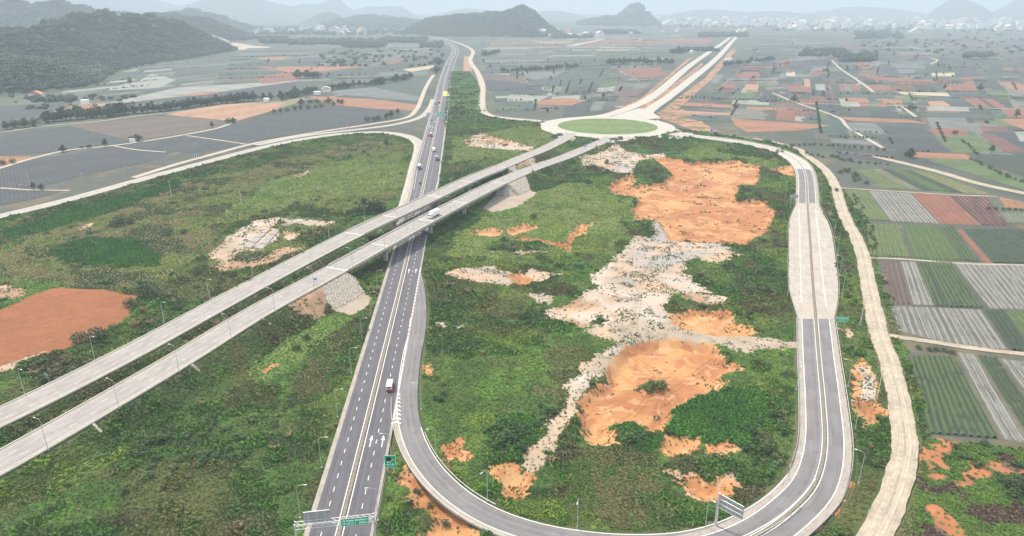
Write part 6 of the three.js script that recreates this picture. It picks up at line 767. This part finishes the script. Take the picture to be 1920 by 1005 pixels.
function truck(g, cabPaint, boxPaint, len = 6.5, wide = 2.4, high = 2.5) { const c0 = -len / 2 - 1.9; mesh('chassis', box(1.1, 0.3, len + 2, 0, 0.8, -0.9), tyre, g); mesh('cab', side([[len / 2 + 0.15, 0.6], [len / 2 + 1.95, 0.6], [len / 2 + 2.0, 1.5], [len / 2 + 1.75, 2.55], [len / 2 + 0.15, 2.6]], wide - 0.15, 0.1), cabPaint, g); mesh('windscreen', box(wide - 0.5, 0.75, 0.06, 0, 2.0, -(len / 2 + 2.0), -0.22), glass, g); for (const k of [-1, 1]) { mesh('side_window', box(0.05, 0.6, 0.9, k * (wide / 2 - 0.02), 2.0, -(len / 2 + 1.1)), glass, g); mesh('headlight', box(0.4, 0.2, 0.06, k * 0.8, 0.95, -(len / 2 + 2.1)), clearLight, g); mesh('mirror', box(0.1, 0.45, 0.2, k * (wide / 2 + 0.15), 2.1, -(len / 2 + 1.75)), tyre, g); } mesh('cargo_box', (() => { const b = box(wide, high, len, 0, 1.0 + high / 2, 0); return b; })(), boxPaint, g); mesh('rear_door', box(wide - 0.1, high - 0.12, 0.06, 0, 1.0 + high / 2, len / 2 + 0.03), boxPaint, g); for (const k of [-1, 1]) mesh('tail_light', box(0.3, 0.15, 0.06, k * 0.9, 0.85, len / 2 + 0.04), redLight, g); wheels(g, [-(len / 2 + 1.0), len / 2 - 1.0, len / 2 - 2.2], wide / 2 - 0.25, 0.5, 0.32); }
function pickupTruck(g, paint, load) { mesh('cab', side([[1.0, 0.5], [3.0, 0.5], [3.05, 1.2], [2.5, 2.1], [1.0, 2.15]], 1.95, 0.1), paint, g); mesh('windscreen', box(1.6, 0.7, 0.05, 0, 1.65, -2.85, -0.5), glass, g); mesh('cargo_bed', box(2.1, 0.8, 4.2, 0, 1.15, 1.0), load, g); mesh('chassis', box(1.0, 0.25, 5.6, 0, 0.65, 0), tyre, g); wheels(g, [-2.0, 2.0], 0.85, 0.42, 0.28); for (const k of [-1, 1]) mesh('headlight', box(0.35, 0.18, 0.06, k * 0.65, 0.85, -3.15), clearLight, g); }
function motorbike(g) { wheels2(g); mesh('frame', join([box(0.22, 0.35, 0.9, 0, 0.62, 0), box(0.28, 0.14, 0.7, 0, 0.86, 0.25), box(0.16, 0.55, 0.16, 0, 0.8, -0.5, 0.35)]), PAINT.black, g); mesh('handlebar', bar(V3(-0.36, 1.05, -0.42), V3(0.36, 1.05, -0.42), 0.03, 6), chrome, g); mesh('headlight', box(0.2, 0.16, 0.12, 0, 0.95, -0.6), clearLight, g); }
function wheels2(g) { const w = new THREE.TorusGeometry(0.27, 0.07, 8, 18); w.rotateY(Math.PI / 2); for (const z of [-0.62, 0.62]) mesh('wheel', w, tyre, g).position.set(0, 0.34, z); }
// minibus, red below and white above, seen from behind
{ const g = vehicle('minibus', 'white roofed red minibus driving away on the expressway', 'minibus', 731.5, 727, EX, 1);
  mesh('lower_body', side([[-2.95, 0.35], [2.9, 0.35], [3.0, 0.7], [2.9, 1.15], [-3.0, 1.15]], 2.0, 0.08), PAINT.red, g); mesh('upper_body', side([[-2.95, 1.14], [2.75, 1.14], [1.95, 2.15], [1.6, 2.3], [-2.75, 2.32], [-2.9, 2.1]], 1.92, 0.1), PAINT.white, g); mesh('rear_window', box(1.55, 0.55, 0.06, 0, 1.75, 3.02, 0.04), glass, g); mesh('windscreen', box(1.6, 0.95, 0.06, 0, 1.68, -2.42, -0.66), glass, g); for (const k of [-1, 1]) { for (let i = 0; i < 3; i++) mesh('side_window', box(0.05, 0.6, 1.25, k * 0.965, 1.72, -0.95 + i * 1.42), glass, g); mesh('tail_light', box(0.2, 0.5, 0.06, k * 0.85, 0.85, 3.06), redLight, g); mesh('headlight', box(0.4, 0.22, 0.06, k * 0.7, 0.85, -3.04), clearLight, g); mesh('mirror', box(0.12, 0.3, 0.1, k * 1.15, 1.6, -2.2), tyre, g); } mesh('bumper', box(1.95, 0.22, 0.14, 0, 0.42, 3.05), mat(0.05, 0.05, 0.05, 0.7), g); mesh('roof_hatch', box(0.8, 0.07, 0.8, 0, 2.42, 0.3), PAINT.white, g); wheels(g, [-1.8, 1.85], 0.88, 0.38, 0.26); }
truck((() => { const p = at(812, 404, 8.4), [s] = sNear(DB, p.x, p.z), q = pointAt(DB, s), P = off(q, 0.8); return thing('box_truck', 'large white box truck crossing the southern flyover bridge', 'truck', [P.x, P.y + 0.02, P.z], Math.atan2(-q.d.x, -q.d.z) + Math.PI); })(), PAINT.white, PAINT.white, 8.2, 2.5, 2.6);
for (const [u, v, dir, kind, a, b, lab] of [[773, 407, -1, 'car', 'white', 0, 'white car half hidden between the two flyover bridges'], [797, 437, 1, 'car', 'black', 0, 'black car emerging beneath the southern bridge'], [787.5, 344, -1, 'car', 'black', 0, 'small black car just past the northern bridge'], [786.5, 316, -1, 'truck', 'navy', 'white', 'navy truck with white box coming towards the bridges'], [819.5, 300, 1, 'truck', 'black', 'grey', 'dark lorry driving away past the bridges'], [813.5, 284, 1, 'truck', 'white', 'white', 'tall white lorry driving away beyond the dark lorry'], [808.5, 255, -1, 'truck', 'red', 'silver', 'red and silver lorry at the tail of the queue'], [803, 255, -1, 'car', 'navy', 0, 'dark car beside the red and silver lorry'], [807, 239, -1, 'car', 'white', 0, 'white car at the front of the queue by the exit board'], [811.5, 241, -1, 'car', 'white', 0, 'white car in the middle lane of the queue'], [809.5, 246.5, -1, 'car', 'silver', 0, 'silver car ahead of the red and silver lorry'], [815.5, 230, -1, 'car', 'white', 0, 'long white car under the exit board gantry'], [809, 226, -1, 'car', 'black', 0, 'dark car passing the ramp beside the gantry'], [817.5, 196, -1, 'truck', 'teal', 'blue', 'teal lorry beyond the exit board'], [823, 193, -1, 'truck', 'red', 'orange', 'red lorry next to the teal one'], [823, 199, -1, 'car', 'white', 0, 'white car behind the red lorry'], [841, 147, -1, 'truck', 'grey', 'grey', 'grey lorry far up the expressway'], [844.5, 154, 1, 'car', 'black', 0, 'black car next to the far grey lorry'], [839, 124, -1, 'truck', 'silver', 'white', 'white lorry by the two large round trees'], [837, 127, -1, 'car', 'black', 0, 'dark car beside the white lorry by the round trees'], [852, 112, 1, 'car', 'black', 0, 'black speck of a car before the far bend'], [855, 108, 1, 'car', 'grey', 0, 'grey car before the far bend'], [857, 101, 1, 'truck', 'blue', 'grey', 'blue lorry entering the far bend'], [851, 104, -1, 'car', 'silver', 0, 'silver car leaving the far bend']]) { const g = vehicle(kind, lab, kind === 'car' ? 'car' : 'truck', u, v, EX, dir); kind === 'car' ? car(g, PAINT[a]) : truck(g, PAINT[a], PAINT[b], 6, 2.4, 2.3); }
pickupTruck(vehicle('light_truck', 'dusty light truck on the winding dirt track', 'truck', 908, 208, FR, -1, RY - 0.2), PAINT.grey, mat(0.25, 0.2, 0.15, 0.9)); motorbike(vehicle('motorbike', 'motorbike riding up the winding dirt track', 'motorbike', 903, 175, FR, 1, RY - 0.2));
pickupTruck(vehicle('light_truck', 'dark light truck on the dirt road above the plaza', 'truck', 1568, 357, DR, -1, RY - 0.2), PAINT.black, mat(0.16, 0.16, 0.16, 0.8)); pickupTruck(vehicle('light_truck', 'pale light truck on the far new road', 'truck', 1352, 97, NR, 1), PAINT.white, PAINT.silver);
// long dark flatbed on the roundabout
{ const p = at(1155, 262, RY + 0.06), g = thing('flatbed_truck', 'dark flatbed truck with a boom turning onto the roundabout', 'truck', [p.x, RY + 0.05, p.z], -Math.PI / 2 + 0.25); mesh('cab', side([[4.6, 0.6], [6.6, 0.6], [6.7, 1.6], [6.3, 2.9], [4.6, 2.95]], 2.4, 0.1), PAINT.black, g); mesh('windscreen', box(2.0, 0.8, 0.06, 0, 2.3, -6.62, -0.2), glass, g); mesh('flatbed', box(2.5, 0.35, 11, 0, 1.15, 1.2), mat(0.09, 0.09, 0.1, 0.7), g); mesh('boom', join([bar(V3(0, 3.1, -4.2), V3(0, 2.0, 3.5), 0.28, 8, 0.2), box(1.6, 1.3, 1.4, 0, 1.95, -3.4)]), mat(0.14, 0.14, 0.15, 0.6), g); mesh('load', box(1.8, 0.55, 4.2, 0, 1.6, 4.0), mat(0.18, 0.17, 0.15, 0.8), g); wheels(g, [-5.4, 2.8, 4.0, 5.2], 1.05, 0.5, 0.35); }
for (const [u, v, lab] of [[1258, 256, 'dark motorbike waiting by the kiosk at the roundabout'], [1263, 254, 'second dark motorbike waiting by the kiosk at the roundabout']]) { const p = at(u, v, RY), g = thing('motorbike', lab, 'motorbike', [p.x, RY + 0.04, p.z], 1.2); motorbike(g); }

// broken concrete slabs lying in the pale western clearing
for (const [quad, lab] of [[[[456, 463], [498, 428], [508, 429], [470, 466]], 'long broken concrete slab on the pale western clearing'], [[[478, 466], [512, 432], [524, 432], [492, 468]], 'second concrete slab beside the long one on the western clearing'], [[[527, 421], [552, 414], [558, 417], [534, 424]], 'small concrete slab at the top of the western clearing']]) { const P = along(quad), cx = P.reduce((a, p) => a + p.x, 0) / 4, cz = P.reduce((a, p) => a + p.z, 0) / 4, y = heightAt(cx, cz), g = thing('broken_slab', lab, 'slab', [cx, y, cz]); const N = 4; for (let k = 0; k < N; k++) { const L = (a, b, t) => P[a].clone().lerp(P[b], t), A = L(0, 1, (k + 0.04) / N), B = L(0, 1, (k + 0.96) / N), C = L(3, 2, (k + 0.96) / N), D = L(3, 2, (k + 0.04) / N), sh = new THREE.Shape([A, B, C, D].map((p) => new THREE.Vector2(p.x - cx, -(p.z - cz)))); const e = new THREE.ExtrudeGeometry(sh, { depth: 0.35, bevelEnabled: false }); e.rotateX(-Math.PI / 2); const m = mesh('slab', e, shoulderMat, g); m.position.y = 0.05 + 0.06 * (k % 2); m.rotation.z = 0.012 * (k - 1.5); } }
renderer.render(scene, camera);
